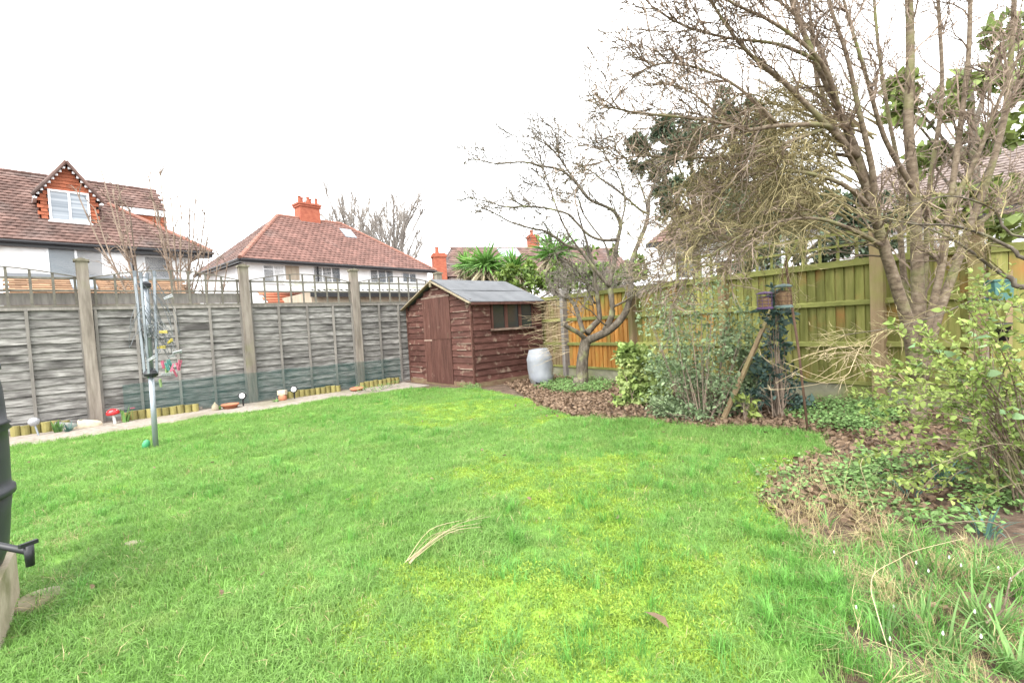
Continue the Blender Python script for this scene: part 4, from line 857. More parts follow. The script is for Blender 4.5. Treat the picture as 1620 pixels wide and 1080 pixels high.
# pair of old shoes
for i, (dx, lab, rz_) in enumerate(((0, 'worn pale shoe nearest the fence post, toe to the right', 48), (-.24, 'grey canvas shoe behind the pale shoe, beside the green plant', 30))):
    p = lf(139, -.26); p = LF.W((LF.L(p).x + dx, -.3 + i * .06, .02))
    s = thing('old_shoe', lab, 'shoe', p, rz_, 'old shoes by the fence')
    sole = [(-.13, -.035), (-.06, -.04), (.03, -.045), (.1, -.042), (.14, -.02), (.145, .01), (.11, .04), (.02, .042), (-.08, .035), (-.13, .03)]
    MB().prism(sole, 'z', 0, .028).build('sole', M['sole'], s)
    up = []; n = 12
    for (x, w, h) in ((-.125, .03, .09), (-.08, .036, .1), (-.03, .038, .085), (.03, .042, .07), (.09, .04, .055), (.13, .02, .03)):
        up.append([(x, w * math.cos(a), .026 + h * math.sin(a)) for a in np.linspace(0, math.pi, n)])
    m = MB(); m.add([q for r in up for q in r], [(i_ * n + k, (i_ + 1) * n + k, (i_ + 1) * n + k + 1, i_ * n + k + 1) for i_ in range(len(up) - 1) for k in range(n - 1)] + [tuple(range(n))]); m.build('upper', M['sole' if i == 0 else 'canvas_shoe'], s, True)
    MB().lathe([(.02, 0), (.026, .012), (.02, .014), (.004, .004)], 12, (-.09, 0, .118)).build('collar', M['canvas_shoe'], s)
# toadstool
ts = thing('toadstool_ornament', 'red toadstool ornament with white spots by the fence post', 'ornament', lf(180, -.3)); ts.rotation_euler = (0, R_(-8), 0)
MB().lathe([(.02, -.03), (.02, .05), (.014, .13), (.018, .16)], 12).build('stem', M['white_paint'], ts, True)
capm = MB().lathe([(.012, .14), (.07, .15), (.083, .165), (.075, .2), (.05, .228), (.02, .24), (.002, .242)], 20).build('cap', M['red_paint'], ts, True)
for a in range(7):
    d = Vector((math.cos(a * .9), math.sin(a * .9), 0)) * (.045 if a % 2 else .065); MB().lathe([(.001, -.004), (.011, 0), (.001, .005)], 8, (d.x, d.y, .232 - d.length * .35)).build('spot', M['white_paint'], capm)
# spot lamps on stakes
for px, lab in ((385, 'black round spot lamp at the foot of the second fence post'), (467, 'black round spot lamp beside the owl ornament')):
    s = thing('spot_lamp', lab, 'lamp', lf(px, -.34), LF.deg - 30, 'garden spot lamps')
    MB().tube([(0, 0, -.06), (0, 0, .13)], [.008, .014], 8).build('stake', M['black_plastic'], s)
    Mt = Matrix.Translation((0, 0, .19)) @ Matrix.Rotation(R_(78), 4, 'X')
    hd = MB().lathe([(.03, -.05), (.055, -.03), (.062, .02), (.062, .035), (.05, .035), (.048, .028)], 18, M=Mt).build('lamp_head', M['black_plastic'], s, True)
    MB().lathe([(.0455, .029), (.044, .034), (.002, .036)], 18, M=Mt).build('lens', M['lens'], hd)
# small pale ornament (owl-like figure)
ow = thing('figure_ornament', 'small pale brown figure ornament between the two spot lamps', 'ornament', lf(448, -.32))
MB().lathe([(.05, 0), (.07, .03), (.068, .09), (.05, .12)], 14).build('body', M['terracotta'], ow, True)
hd = MB().box((-.07, -.045, .121), (.07, .045, .2)).build('head', M['sole'], ow)
for s in (-1, 1): MB().lathe([(.02, -.012), (.022, 0), (.012, .012)], 12, M=Matrix.Translation((s * .032, -.045, .165)) @ Matrix.Rotation(R_(90), 4, 'X')).build('eye', M['white_paint'], hd)
tag(MB().lathe([(.09, 0), (.12, .07), (.135, .07), (.135, .09), (.12, .09), (.1, .06), (.02, .05)], 20).build('bowl_planter', M['terracotta'], None, True, loc=lf(364, -.38)), 'shallow terracotta bowl left of the second fence post', 'planter')
tag(MB().lathe([(.1, 0), (.12, .055), (.13, .055), (.13, .07), (.11, .068), (.02, .05)], 20).build('bowl_planter', M['terracotta'], None, True, loc=lf(566, -.4), rot=(R_(6), 0, 0)), 'small terracotta dish near the third fence post', 'planter')
tag(MB().lathe([(.05, 0), (.055, .04), (.045, .1), (.012, .13), (.012, .15)], 14).build('stone_ornament', M['concrete'], None, True, loc=lf(340, -.4)), 'small pale ornament left of the terracotta bowl', 'ornament')
# dark gap board at post feet
# --- leaning plank, metal pole, feeders
def dpx(px, py, Y): return at(px, py, Y)
pb = G(1137, 670); ptop = at(1226, 478, pb.y + .55)
tag(MB().bar(pb - UP * .05, ptop, .045, .03).build('leaning_plank', M['post_brown'], None), 'old mossy plank leaning among the shrubs towards the feeders', 'plank')
qb = G(1280, 688); qt = at(1243, 418, qb.y + .1)
pole = thing('feeder_pole', 'thin rusty metal pole stuck in the bed holding the seed feeder', 'pole', qb)
MB().tube([(0, 0, -.1), (qt - qb) * .5 + Vector((.01, 0, 0)), qt - qb], .0105, 8).build('shaft', M['rust'], pole, True)
MB().tube(smooth_path([qt - qb, qt - qb + Vector((.0, -.02, .05)), qt - qb + Vector((-.03, -.06, .04)), qt - qb + Vector((-.03, -.06, -.02))], 4), .005, 6).build('hook', M['rust'], pole)
def feeder(lab, px, y0, y1, Y, wpx_, wire, fill, caps):
    a, b = at(px, y1, Y), at(px, y0, Y); h = b.z - a.z; r = wpx_ / F * Y / 2
    t = thing('bird_feeder', lab, 'bird feeder', a, 0, 'bird feeders')
    MB().lathe([(r * .8, h * .12), (r * .84, h * .15), (r * .84, h * .62), (r * .5, h * .68), (.004, h * .7)], 14).build('seed', fill, t)
    for k in range(8):
        an = k * math.pi / 4; MB().tube([(r * math.cos(an), r * math.sin(an), h * .08), (r * math.cos(an), r * math.sin(an), h * .9)], .0022, 4).build('wire', wire, t)
    for z in (.3, .5, .72):
        MB().tube([(r * math.cos(k * math.pi / 8), r * math.sin(k * math.pi / 8), h * z) for k in range(17)], .0022, 4).build('wire_ring', wire, t)
    MB().lathe([(r * 1.1, 0), (r * 1.12, h * .08), (r * .9, h * .12)], 16).build('tray', caps, t); MB().lathe([(r * 1.05, h * .88), (r * 1.1, h * .92), (r * .7, h), (.006, h * 1.03)], 16).build('lid', caps, t)
    MB().tube([(0, 0, h), (0, 0, h * 1.7)], .003, 4).build('hanger', M['rust'], t)
Yf = qb.y - .02
feeder('seed feeder full of peanuts hanging against the metal pole', 1240, 450, 487, Yf, 24, M['rust'], M['nuts'], M['feeder_cap'])
feeder('small purple wire suet feeder hanging from a bare branch', 1210, 462, 489, Yf, 22, M['feeder_purple'], M['nuts'], M['feeder_purple'])
# --- stakes, pots on the right
for i, (x0, y0, x1, y1, Y) in enumerate(((1526, 640, 1556, 388, 4.45), (1549, 640, 1566, 392, 4.4), (1594, 600, 1598, 392, 4.25))):
    a = at(x0, y0, Y); a.z = 0
    tag(MB().bar(a, at(x1, y1, Y + .3), .042, .042).build('wooden_stake', M['post_brown'], None), ('leftmost of the rough stakes leaning on the side fence', 'middle one of the rough stakes leaning on the side fence', 'rough upright stake by the teal hanging pot')[i], 'stake', 'stakes by the side fence')
tp_ = at(1580, 460, 4.2); hg = thing('hanging_planter', 'square teal plastic planter hanging on the right-hand fence', 'planter', tp_)
MB().prism([(-.075, -.085), (.075, -.085), (.09, .085), (-.09, .085)], 'y', -.05, .05).build('trough', M['teal'], hg); MB().box((-.1, -.06, .086), (.1, .06, .1)).build('rim', M['teal'], hg)
MB().tube([(-.08, .0, .09), (-.05, .08, .2), (.05, .08, .2), (.08, 0, .09)], .004, 5).build('bracket', M['rust'], hg)
bp = at(1583, 525, 4.2); tag(MB().lathe([(.05, 0), (.07, .14), (.078, .14), (.078, .16), (.06, .15), (.01, .13)], 16).build('wall_pot', M['black_plastic'], None, True, loc=bp - UP * .08), 'small black pot fixed low on the right-hand fence', 'pot')
# --- odds and ends on the lawn
lp = G(1060, 1020); g = random.Random(3)
lm = leafmesh('fallen_leaf', [(0, 0, 0)], [(-.55, 1, .1)], .12, .045, M['litter'], .3, .1)
tag(put('fallen_leaf', lm, None, (lp.x, lp.y, .06)), 'long curled brown leaf lying on the lawn in the foreground', 'leaf')
sa, sb = G(648, 905), G(768, 846); sk_ = MB(); g = random.Random(9)
for i in range(9):
    e = sa.lerp(sb, g.uniform(.55, 1.05)) + Vector((g.uniform(-.06, .06), g.uniform(-.08, .08), g.uniform(.06, .13))); s = sa + Vector((g.uniform(-.02, .02), g.uniform(-.02, .02), .05)); m_ = s.lerp(e, .5) + Vector((g.uniform(-.03, .03), g.uniform(-.03, .03), .05))
    P_, R2 = limb(sk_, [s, m_, e], .0019, .0009, 4, 4); ramify(sk_, P_, R2, g, [dict(n=2.5, L=.09, ang=(10, 30), rmin=.0008, segs=3)], .4)
tag(sk_.build('dry_stalk', M['twig_tan'], None), 'dry pale branched stalk lying across the middle of the lawn', 'stalk')
pt = G(212, 867); tag(MB().lathe([(.002, -.02), (.04, -.01), (.05, .012), (.03, .02), (.002, .02)], 11).build('bare_stone', M['concrete'], None, True, loc=pt + UP * .02, scale=(1.2, .8, 1)), 'flat stone showing in a bare patch of lawn', 'stone')
# ================================================================== trees and shrubs
def tree(name, label, base, group=None, cat='tree'): return thing(name, label, cat, base, 0, group)
def PX(base, lst):      # pixel + depth list -> local points
    return [at(x, y, Y) - base for x, y, Y in lst]
# --- spreading fruit tree in front of the orange panel
g = random.Random(21); tb = G(918, 613); Y0 = tb.y
t = tree('fruit_tree', 'low spreading bare tree with forked grey limbs beside the shed', tb)
trunk = MB(); tw = MB()
c6 = lambda cx, cy, dy=0: (660 + cx / 3.857, 340 + cy / 3.857, Y0 + dy)
P_, R0 = limb(trunk, [Vector((0, 0, -.1))] + PX(tb, [(921, 600, Y0), (921, 575, Y0), (924, 552, Y0), (928, 536, Y0)]), .12, .085, 12)
trunk.tube([(0, 0, -.08), (0, 0, .05), (.0, 0, .18)], [.17, .135, .105], 12)
q5 = lambda cx, cy, dy=0: (740 + cx / 3.858, 180 + cy / 3.858, Y0 + dy)
LIMBS = [
 ([c6(1030, 760), c6(985, 720, -.1), c6(930, 690, -.15), c6(893, 668, -.2)], .045, .036, 0),
 ([c6(1015, 720), c6(990, 640, .05), c6(965, 560, .1), c6(930, 510, .15), c6(905, 480, .2)], .05, .022, 4),
 ([c6(1035, 720), c6(1080, 670, .1), c6(1112, 630, .15), c6(1103, 530, .2), c6(1085, 400, .3), c6(1078, 310, .3), c6(1050, 220, .35), c6(1015, 100, .4), c6(985, 0, .4), c6(960, -120, .4)], .062, .01, 10),
 ([c6(1040, 765), c6(1150, 715, -.15), c6(1240, 640, -.2), c6(1290, 545, -.2), c6(1305, 420, -.15), q5(1000, 900, -.1), q5(1080, 700, -.05), q5(1103, 600, 0), q5(1110, 500, .05), q5(1150, 400, .1), q5(1190, 280, .1)], .078, .014, 10),
 ([q5(1100, 610), q5(1050, 585, -.05), q5(940, 490, -.1), q5(830, 410, -.15), q5(750, 350, -.2), q5(640, 300, -.2)], .026, .008, 9),
 ([c6(1145, 705, -.15), c6(1188, 610, -.2), c6(1185, 500, -.2), c6(1172, 420, -.2), q5(890, 930, -.2), q5(915, 770, -.2), q5(932, 680, -.22), q5(900, 605, -.25), q5(850, 570, -.28), q5(740, 520, -.35), q5(650, 410, -.4), q5(560, 340, -.45), q5(450, 320, -.5), q5(340, 295, -.55), q5(180, 305, -.6), q5(80, 285, -.6), q5(0, 275, -.6)], .055, .008, 20),
 ([q5(915, 768, -.2), q5(820, 770, -.3), q5(740, 740, -.35), q5(660, 660, -.4), q5(610, 612, -.45), q5(500, 580, -.5), q5(380, 565, -.5), q5(240, 570, -.55), q5(150, 545, -.55), q5(10, 510, -.6)], .03, .008, 15),
 ([c6(1172, 425, -.2), q5(850, 1040, -.25), q5(760, 930, -.3), q5(680, 830, -.35), q5(600, 800, -.4), q5(480, 720, -.45), q5(390, 700, -.5), q5(260, 660, -.5), q5(150, 600, -.5), q5(60, 565, -.5)], .038, .008, 16),
 ([q5(740, 520, -.35), q5(680, 440, -.3), q5(600, 330, -.3), q5(560, 260, -.3), q5(545, 150, -.3), q5(500, 70, -.3)], .022, .007, 10),
 ([q5(600, 330, -.3), q5(545, 250, -.35), q5(480, 190, -.4), q5(380, 145, -.4), q5(240, 140, -.4)], .014, .006, 7),
 ([q5(690, 840, -.35), q5(620, 740, -.4), q5(560, 620, -.4), q5(500, 450, -.4), q5(460, 330, -.4), q5(420, 200, -.4), q5(390, 90, -.4)], .02, .006, 12),
 ([q5(880, 960, -.2), q5(840, 800, -.1), q5(760, 690, -.05), q5(700, 600, 0), q5(660, 500, 0), q5(550, 480, 0), q5(430, 440, 0), q5(360, 430, 0)], .02, .006, 10),
 ([c6(1165, 680, -.15), c6(1120, 650, -.3), c6(1075, 600, -.4), c6(1050, 575, -.45)], .016, .007, 2),
 ([c6(1195, 560, -.2), c6(1260, 530, -.3), c6(1330, 480, -.4), c6(1400, 430, -.5)], .022, .008, 7),
 ([c6(1085, 540, .2), c6(1050, 480, .1), c6(1030, 420, 0), c6(985, 380, -.1), c6(930, 345, -.2)], .02, .008, 7),
 ([q5(932, 680, -.22), q5(960, 560, -.2), q5(940, 430, -.2), q5(880, 320, -.2), q5(800, 210, -.2), q5(690, 130, -.2)], .018, .006, 11),
 ([q5(1103, 600), q5(1060, 450, .1), q5(1000, 330, .1), q5(930, 230, .1), q5(880, 130, .1), q5(830, 20, .1)], .018, .006, 11),
]
for pts, r0, r1, n in LIMBS:
    P_, R0 = limb(trunk, PX(tb, pts), r0, r1, 8)
    ramify(tw, P_, R0, g, [dict(n=n * 1.5, L=.7, k=.45, rmax=.012, rmin=.0085, bias=(-.16, 0, .16), wig=.24, segs=5), dict(n=5, L=.36, rmin=.0068, k=.7, bias=(-.05, 0, .12)), dict(n=2.2, L=.18, rmin=.0055, k=.85)], .25)
trunk.build('trunk', M['bark'], t, True); tag(tw.build('twigs', M['twig_grey'], t), kind='stuff')
tuft = MB(); g2 = random.Random(5)      # low whippy shoots on the shed side
for i in range(42):
    p = at(g2.uniform(880, 910), g2.uniform(470, 560), Y0 - .1) - tb; P_, R0 = shoot(tuft, p, Vector((-1, -.3, g2.uniform(-.3, .35))), g2.uniform(.35, .8), .004, g2, .2, -.02, 5)
    ramify(tuft, P_, R0, g2, [dict(n=3, L=.2, rmin=.0018)], .2)
tag(tuft.build('low_shoots', M['twig_tan'], t), kind='stuff')

# --- multi-stemmed tree at the right
g = random.Random(31); rb_ = G(1452, 672); Yr = rb_.y
t = tree('multi_stem_tree', 'tall bare multi-stemmed tree in the right-hand bed', rb_)
trunk = MB(); tw = MB()
S = [
 ([(1452, 672, Yr), (1452, 600, Yr), (1450, 540, Yr), (1452, 470, Yr), (1450, 390, Yr), (1446, 300, Yr - .05), (1437, 200, Yr - .1), (1440, 100, Yr - .1), (1438, 0, Yr - .1), (1430, -120, Yr - .1)], .07, .026, 9),
 ([(1450, 600, Yr), (1438, 520, Yr - .1), (1420, 460, Yr - .15), (1398, 390, Yr - .2), (1383, 335, Yr - .25), (1358, 250, Yr - .3), (1330, 180, Yr - .35), (1290, 95, Yr - .4), (1255, 10, Yr - .4), (1230, -80, Yr - .4)], .062, .014, 16),
 ([(1458, 600, Yr), (1480, 510, Yr + .05), (1505, 440, Yr + .1), (1530, 370, Yr + .1), (1560, 290, Yr + .1), (1588, 190, Yr + .1), (1600, 80, Yr + .1), (1606, -30, Yr)], .05, .018, 10),
 ([(1456, 590, Yr - .1), (1472, 500, Yr - .15), (1490, 420, Yr - .2), (1502, 330, Yr - .2), (1518, 210, Yr - .2), (1532, 90, Yr - .2), (1536, -40, Yr - .2)], .038, .015, 9),
 ([(1445, 560, Yr + .1), (1430, 440, Yr + .2), (1424, 360, Yr + .25), (1426, 290, Yr + .3), (1405, 180, Yr + .3), (1388, 60, Yr + .3), (1380, -50, Yr + .3)], .032, .011, 10),
 ([(1456, 560, Yr + .1), (1464, 420, Yr + .2), (1470, 300, Yr + .2), (1490, 150, Yr + .25), (1484, 0, Yr + .25), (1480, -80, Yr + .2)], .03, .011, 10),
 ([(1383, 335, Yr - .25), (1380, 270, Yr - .35), (1360, 180, Yr - .45), (1340, 90, Yr - .5), (1310, 0, Yr - .5), (1290, -70, Yr - .5)], .03, .008, 13),
 ([(1358, 250, Yr - .3), (1300, 190, Yr - .45), (1240, 130, Yr - .5), (1180, 80, Yr - .55), (1130, 10, Yr - .6), (1100, -60, Yr - .6)], .028, .006, 15),
 ([(1330, 180, Yr - .35), (1300, 100, Yr - .5), (1230, 40, Yr - .6), (1150, 0, Yr - .65), (1090, -50, Yr - .7)], .022, .006, 12),
 ([(1398, 390, Yr - .2), (1370, 300, Yr), (1320, 200, Yr + .1), (1290, 110, Yr + .2), (1280, 0, Yr + .25), (1270, -60, Yr + .2)], .03, .008, 13),
 ([(1446, 300, Yr - .05), (1400, 220, Yr - .2), (1370, 120, Yr - .3), (1340, 20, Yr - .35), (1320, -60, Yr - .4)], .026, .007, 12),
 ([(1502, 330, Yr - .2), (1545, 250, Yr - .3), (1580, 160, Yr - .4), (1625, 60, Yr - .5)], .026, .008, 10),
 ([(1530, 370, Yr + .1), (1580, 330, Yr), (1640, 300, Yr - .1)], .026, .012, 7),
 ([(1340, 232, Yr - .3), (1311, 200, Yr - .45), (1233, 199, Yr - .55), (1179, 206, Yr - .65), (1144, 194, Yr - .7), (1080, 186, Yr - .75), (1000, 177, Yr - .8), (965, 170, Yr - .8)], .024, .005, 18),
 ([(1300, 205, Yr - .45), (1200, 240, Yr - .5), (1100, 250, Yr - .55), (1000, 248, Yr - .5), (900, 268, Yr - .5)], .018, .003, 14),
 ([(1383, 335, Yr - .25), (1330, 290, Yr - .4), (1240, 270, Yr - .5), (1150, 290, Yr - .5), (1080, 350, Yr - .5), (1040, 420, Yr - .5)], .022, .004, 16),
 ([(1398, 390, Yr - .2), (1340, 360, Yr - .4), (1280, 345, Yr - .5), (1200, 360, Yr - .55), (1130, 400, Yr - .55), (1080, 450, Yr - .55)], .022, .004, 15),
 ([(1290, 95, Yr - .4), (1230, 70, Yr - .5), (1150, 60, Yr - .5), (1080, 40, Yr - .55), (1030, 10, Yr - .6)], .016, .006, 13),
 ([(1233, 199, Yr - .55), (1170, 140, Yr - .6), (1110, 110, Yr - .6), (1050, 100, Yr - .6), (1000, 120, Yr - .6)], .014, .006, 12),
 ([(1330, 180, Yr), (1290, 60, Yr + .1), (1220, -10, Yr + .1), (1180, -60, Yr + .1)], .02, .007, 12),
 ([(1358, 250, Yr - .3), (1270, 235, Yr - .2), (1180, 220, Yr), (1100, 150, Yr + .1), (1040, 130, Yr + .2)], .016, .006, 13),
]
for pts, r0, r1, n in S:
    P_, R0 = limb(trunk, PX(rb_, pts), r0, r1, 9)
    ramify(tw, P_, R0, g, [dict(n=n * 2.1, L=.75, k=.45, rmax=.01, rmin=.0055, bias=(-.12, 0, .15), wig=.28, segs=5), dict(n=6, L=.36, rmin=.0042, k=.65, bias=(0, 0, .08), wig=.32), dict(n=2.2, L=.17, rmin=.0035, k=.85)], .3)
trunk.build('trunk', M['bark_red'], t, True); tag(tw.build('twigs', M['twig'], t), kind='stuff')
# tangle of arching olive twigs hanging over the fence
tg = MB(); g = random.Random(8)
for i in range(64):
    sx_, sy_ = g.uniform(1290, 1400), g.uniform(190, 390); ex, ey = g.uniform(1000, 1270), g.uniform(270, 455)
    ya, yb = Yr - g.uniform(-.3, .4), Yr - g.uniform(-.7, .7)
    mx_, my_ = (sx_ + ex) / 2 + g.uniform(-30, 30), min(sy_, ey) - g.uniform(-10, 70)
    P_, R0 = limb(tg, PX(rb_, [(sx_, sy_, ya), ((sx_ + mx_) / 2, (sy_ + my_) / 2 - 15, ya), (mx_, my_, (ya + yb) / 2), ((mx_ + ex) / 2, (my_ + ey) / 2 - 12, yb), (ex, ey, yb)]), g.uniform(.006, .012), .0018, 5)
    ramify(tg, P_, R0, g, [dict(n=13, L=.5, k=.6, rmax=.006, rmin=.0034, bias=(-.1, 0, -.12), wig=.32, grav=-.03, segs=5), dict(n=5, L=.27, rmin=.0026, k=.7, wig=.35), dict(n=1.6, L=.14, rmin=.0022, k=.8)], .12)
tag(tg.build('hanging_twigs', M['twig_olive'], t), kind='stuff')
# low tan shoots sweeping left from its foot
lt_ = MB(); g = random.Random(12)
for i in range(11):
    s = at(g.uniform(1415, 1440), g.uniform(570, 610), Yr - .2) - rb_; P_, R0 = limb(lt_, [s] + PX(rb_, [(1370 + g.uniform(-15, 15), 560 + g.uniform(-20, 30), Yr - .35), (1310 + g.uniform(-30, 30), g.uniform(530, 610), Yr - .45)] + ([(1240 + g.uniform(-40, 30), g.uniform(520, 620), Yr - .5)] if i % 2 else [])), .0045, .0015, 4)
    ramify(lt_, P_, R0, g, [dict(n=6, L=.25, rmin=.0022, ang=(15, 40)), dict(n=2, L=.1, rmin=.002)], .2)
tag(lt_.build('low_shoots', M['twig_tan'], t), kind='stuff')
# --- dark branches reaching in from the right
g = random.Random(14); ob = Vector((5.35, 3.3, 0)); t = tree('overhanging_tree', 'dark grey branches reaching in from beyond the right edge', ob); trunk = MB(); tw = MB()
limb(trunk, [(0, 0, -.1), (-.02, 0, 1.0), (.02, .02, 1.7), (0, 0, 2.6)], .08, .05, 9)
for pts, r0, r1 in (([(1650, 450, 3.3), (1600, 440, 3.3), (1572, 424, 3.35), (1535, 397, 3.4), (1500, 375, 3.45), (1440, 350, 3.5)], .024, .005), ([(1660, 410, 3.25), (1600, 392, 3.3), (1553, 370, 3.3), (1500, 356, 3.3), (1450, 355, 3.3), (1400, 345, 3.3)], .018, .004), ([(1640, 380, 3.2), (1570, 330, 3.2), (1500, 310, 3.1), (1430, 330, 3.1)], .012, .003), ([(1650, 480, 3.2), (1560, 470, 3.1), (1480, 500, 3.1), (1400, 520, 3.1), (1330, 530, 3.1)], .008, .002)):
    P_, R0 = limb(trunk, [Vector((0, 0, 1.5))] + PX(ob, pts), r0, r1, 7); ramify(tw, P_, R0, g, [dict(n=14, L=.45, rmin=.003, rmax=.006, wig=.25, bias=(-.2, 0, .05), segs=5), dict(n=5, L=.22, rmin=.0022), dict(n=1, L=.1, rmin=.002)], .3)
trunk.build('trunk', M['bark'], t, True); tag(tw.build('twigs', M['twig_olive'], t), kind='stuff')
# --- bare trees far behind the middle house, saplings behind the left fence
def far_tree(lab, px, py_top, Y, spread, seed):
    g = random.Random(seed); base = at(px, 470, Y); base.z = 0; t = tree('bare_tree', lab, base, 'bare trees behind the houses'); H = at(px, py_top, Y).z
    tr, tw = MB(), MB(); limb(tr, [(0, 0, -.2), (.2, 0, H * .25), (-.05, .1, H * .5), (.1, 0, H * .8)], .3, .06, 8)
    for i in range(34):
        z = H * g.uniform(.28, .62); a = i * 2.4 + g.uniform(-.3, .3); o_ = .15 + .75 * g.random() ** .7; d = Vector((math.cos(a) * o_, math.sin(a) * o_, 1)).normalized(); Lb = min((H - z) * 1.02 / d.z, spread * 1.35) * g.uniform(.72, .86)
        P2, R2 = shoot(tr, Vector((0, 0, z)), d, Lb, .075, g, .045, .01, 7, n=5, tip=.65); ramify(tw, P2, R2, g, [dict(n=9, L=spread * .5, k=.6, rmin=.034, rmax=.04, wig=.05, bias=(0, 0, .3), ang=(12, 32)), dict(n=3.5, L=spread * .26, rmin=.03, bias=(0, 0, .2), wig=.06, ang=(12, 35))], .25)
    tr.build('trunk', M['twig_far'], t); tag(tw.build('twigs', M['twig_far'], t), kind='stuff')
far_tree('bare tree behind the house just right of the brick chimney', 562, 292, 46, 5.2, 41)
far_tree('bare tree behind the lower right slope of the hipped roof', 628, 298, 44, 5.0, 42)
def sapling(lab, px, Y, tops, seed, name='sapling'):
    g = random.Random(seed); base = at(px, 470, Y); base.z = 0; t = tree(name, lab, base, 'saplings behind the left fence'); st_, tw = MB(), MB()
    for (tx, ty) in tops:
        e = at(tx, ty, Y + g.uniform(-.3, .3)) - base; P_, R0 = limb(st_, [(g.uniform(-.1, .1), g.uniform(-.1, .1), -.1), (e.x * .25, 0, e.z * .45), (e.x * .7, e.y * .5, e.z * .75), e], .026, .012, 5); ramify(tw, P_, R0, g, [dict(n=12, L=.6, rmin=.0115, k=.7, bias=(0, 0, .4), wig=.15), dict(n=3, L=.22, rmin=.009, k=.8)], .35)
    st_.build('stem', M['twig'], t); tag(tw.build('twigs', M['twig'], t), kind='stuff')
sapling('whippy bare sapling leaning left in front of the white house wall', 225, 11, [(120, 300), (158, 262), (178, 300), (186, 290), (150, 330), (205, 330)], 51)
sapling('tall thin bare sapling right of the white house', 285, 11.4, [(253, 270), (287, 270), (234, 275), (270, 305), (310, 310), (325, 335), (300, 330), (330, 370), (245, 320)], 52)
sapling('low bare bush rising behind the trellis left of the second post', 325, 12, [(345, 400), (330, 395), (360, 415), (310, 385)], 53)

# ------------------------------------------------------------------ leafy plants
def clump(c, r, n, flatten=1.0, shell=.5):
    d = unit(nr.normal(size=(n, 3))); k = (shell + (1 - shell) * nr.random(n)) if shell < 1 else np.ones(n)
    return np.array(c) + d * np.array(r) * k[:, None] * np.array([1, 1, flatten]), d
def bush(name, label, base, clumps, lsize, lw, mat_, n_per, stems=8, cat='shrub', group=None, stem_mat='twig', seed=1, up=.25, droop=.2, sparse_above=None):
    t = tree(name, label, base, group, cat); P, D = [], []; g = random.Random(seed)
    n0 = n_per
    for c, r in clumps:
        n_per = int(n0 * (.42 if sparse_above and c[2] > sparse_above else 1)); p, d = clump(c, tuple(q * 1.12 for q in r), n_per // 2, 1, .3); P.append(p); D.append(d)
        cc = np.array(c) + nr.normal(size=(9, 3)) * np.array(r) * .55; k_ = nr.integers(0, 9, n_per // 2); p = cc[k_] + nr.normal(size=(n_per // 2, 3)) * np.array(r) * .2; d = unit(p - np.array(c)); P.append(p); D.append(d)
    P = np.concatenate(P); D = np.concatenate(D); k = P[:, 2] > .02; P, D = P[k], D[k]
    D = D * .6 + nr.normal(size=D.shape) * .6 + np.array([0, 0, up]); L = lsize * np.clip(nr.lognormal(-.08, .38, len(P)), .35, 2)
    tag(put('foliage', leafmesh('foliage', P, D, L, L * lw, M[mat_], .2, droop), t), kind='stuff')
    sm = MB()
    for i in range(stems):
        c, r = clumps[i % len(clumps)]; e = Vector(c) + Vector((g.uniform(-1, 1) * r[0], g.uniform(-1, 1) * r[1], g.uniform(-.2, .9) * r[2])); s = Vector((e.x * .25 + g.uniform(-.05, .05), e.y * .25, -.05))
        P_, R0 = limb(sm, [s, s.lerp(e, .5) + Vector((0, 0, .06)), e], .009 if e.length < 3 else .05, .002, 5); ramify(sm, P_, R0, g, [dict(n=5, L=.25 * max(1, e.length / 1.5), rmin=.0018)], .3)
    sm.build('stem', M[stem_mat], t); return t
def blob(base, px, py, Y, rpx, rz=None, ry=None):
    c = at(px, py, Y) - base; r = rpx / F * Y; return (tuple(c), (r, ry or r, (rz or rpx) / F * Y))
# pale ivy-like bush and the loose grey-green shrub beside it
b = G(1010, 645); Yb = b.y + .25
bush('ivy_bush', 'rounded pale green ivy bush in the leaf litter near the black pot', b, [blob(b, 1008, 575, Yb, 28, 26), blob(b, 1003, 605, Yb, 26, 24), blob(b, 1022, 625, Yb - .1, 26, 18), blob(b, 1030, 590, Yb + .1, 28, 30), blob(b, 990, 562, Yb, 12, 12), blob(b, 1045, 640, Yb - .15, 22, 14)], .062, .75, 'ivy', 1000, 10, seed=61)
b = G(1110, 672); Yb = b.y + .35
bush('grey_green_shrub', 'large loose grey-green shrub spreading against the fence', b, [blob(b, 1075, 520, Yb + .4, 48, 45), blob(b, 1110, 570, Yb + .2, 52, 48), blob(b, 1070, 600, Yb + .1, 42, 42), blob(b, 1130, 620, Yb, 44, 40), blob(b, 1095, 650, Yb - .1, 40, 22), blob(b, 1040, 500, Yb + .5, 34, 40), blob(b, 1120, 480, Yb + .5, 40, 40), blob(b, 1165, 540, Yb + .3, 34, 50), blob(b, 1055, 650, Yb, 30, 20), blob(b, 1160, 640, Yb, 28, 30), blob(b, 1180, 590, Yb + .2, 26, 36)], .04, .55, 'greyleaf', 1150, 48, seed=62, sparse_above=.82)
b = G(1232, 665); Yb = b.y + .2
bush('dark_shrub', 'upright dark blue-green shrub behind the feeder pole', b, [blob(b, 1225, 505, Yb, 17, 20), blob(b, 1228, 545, Yb, 16, 22), blob(b, 1215, 590, Yb, 20, 24), blob(b, 1240, 600, Yb + .05, 24, 22), blob(b, 1200, 630, Yb, 22, 16), blob(b, 1255, 635, Yb, 20, 16), blob(b, 1228, 475, Yb, 10, 12)], .06, .5, 'darkleaf', 200, 26, seed=63)
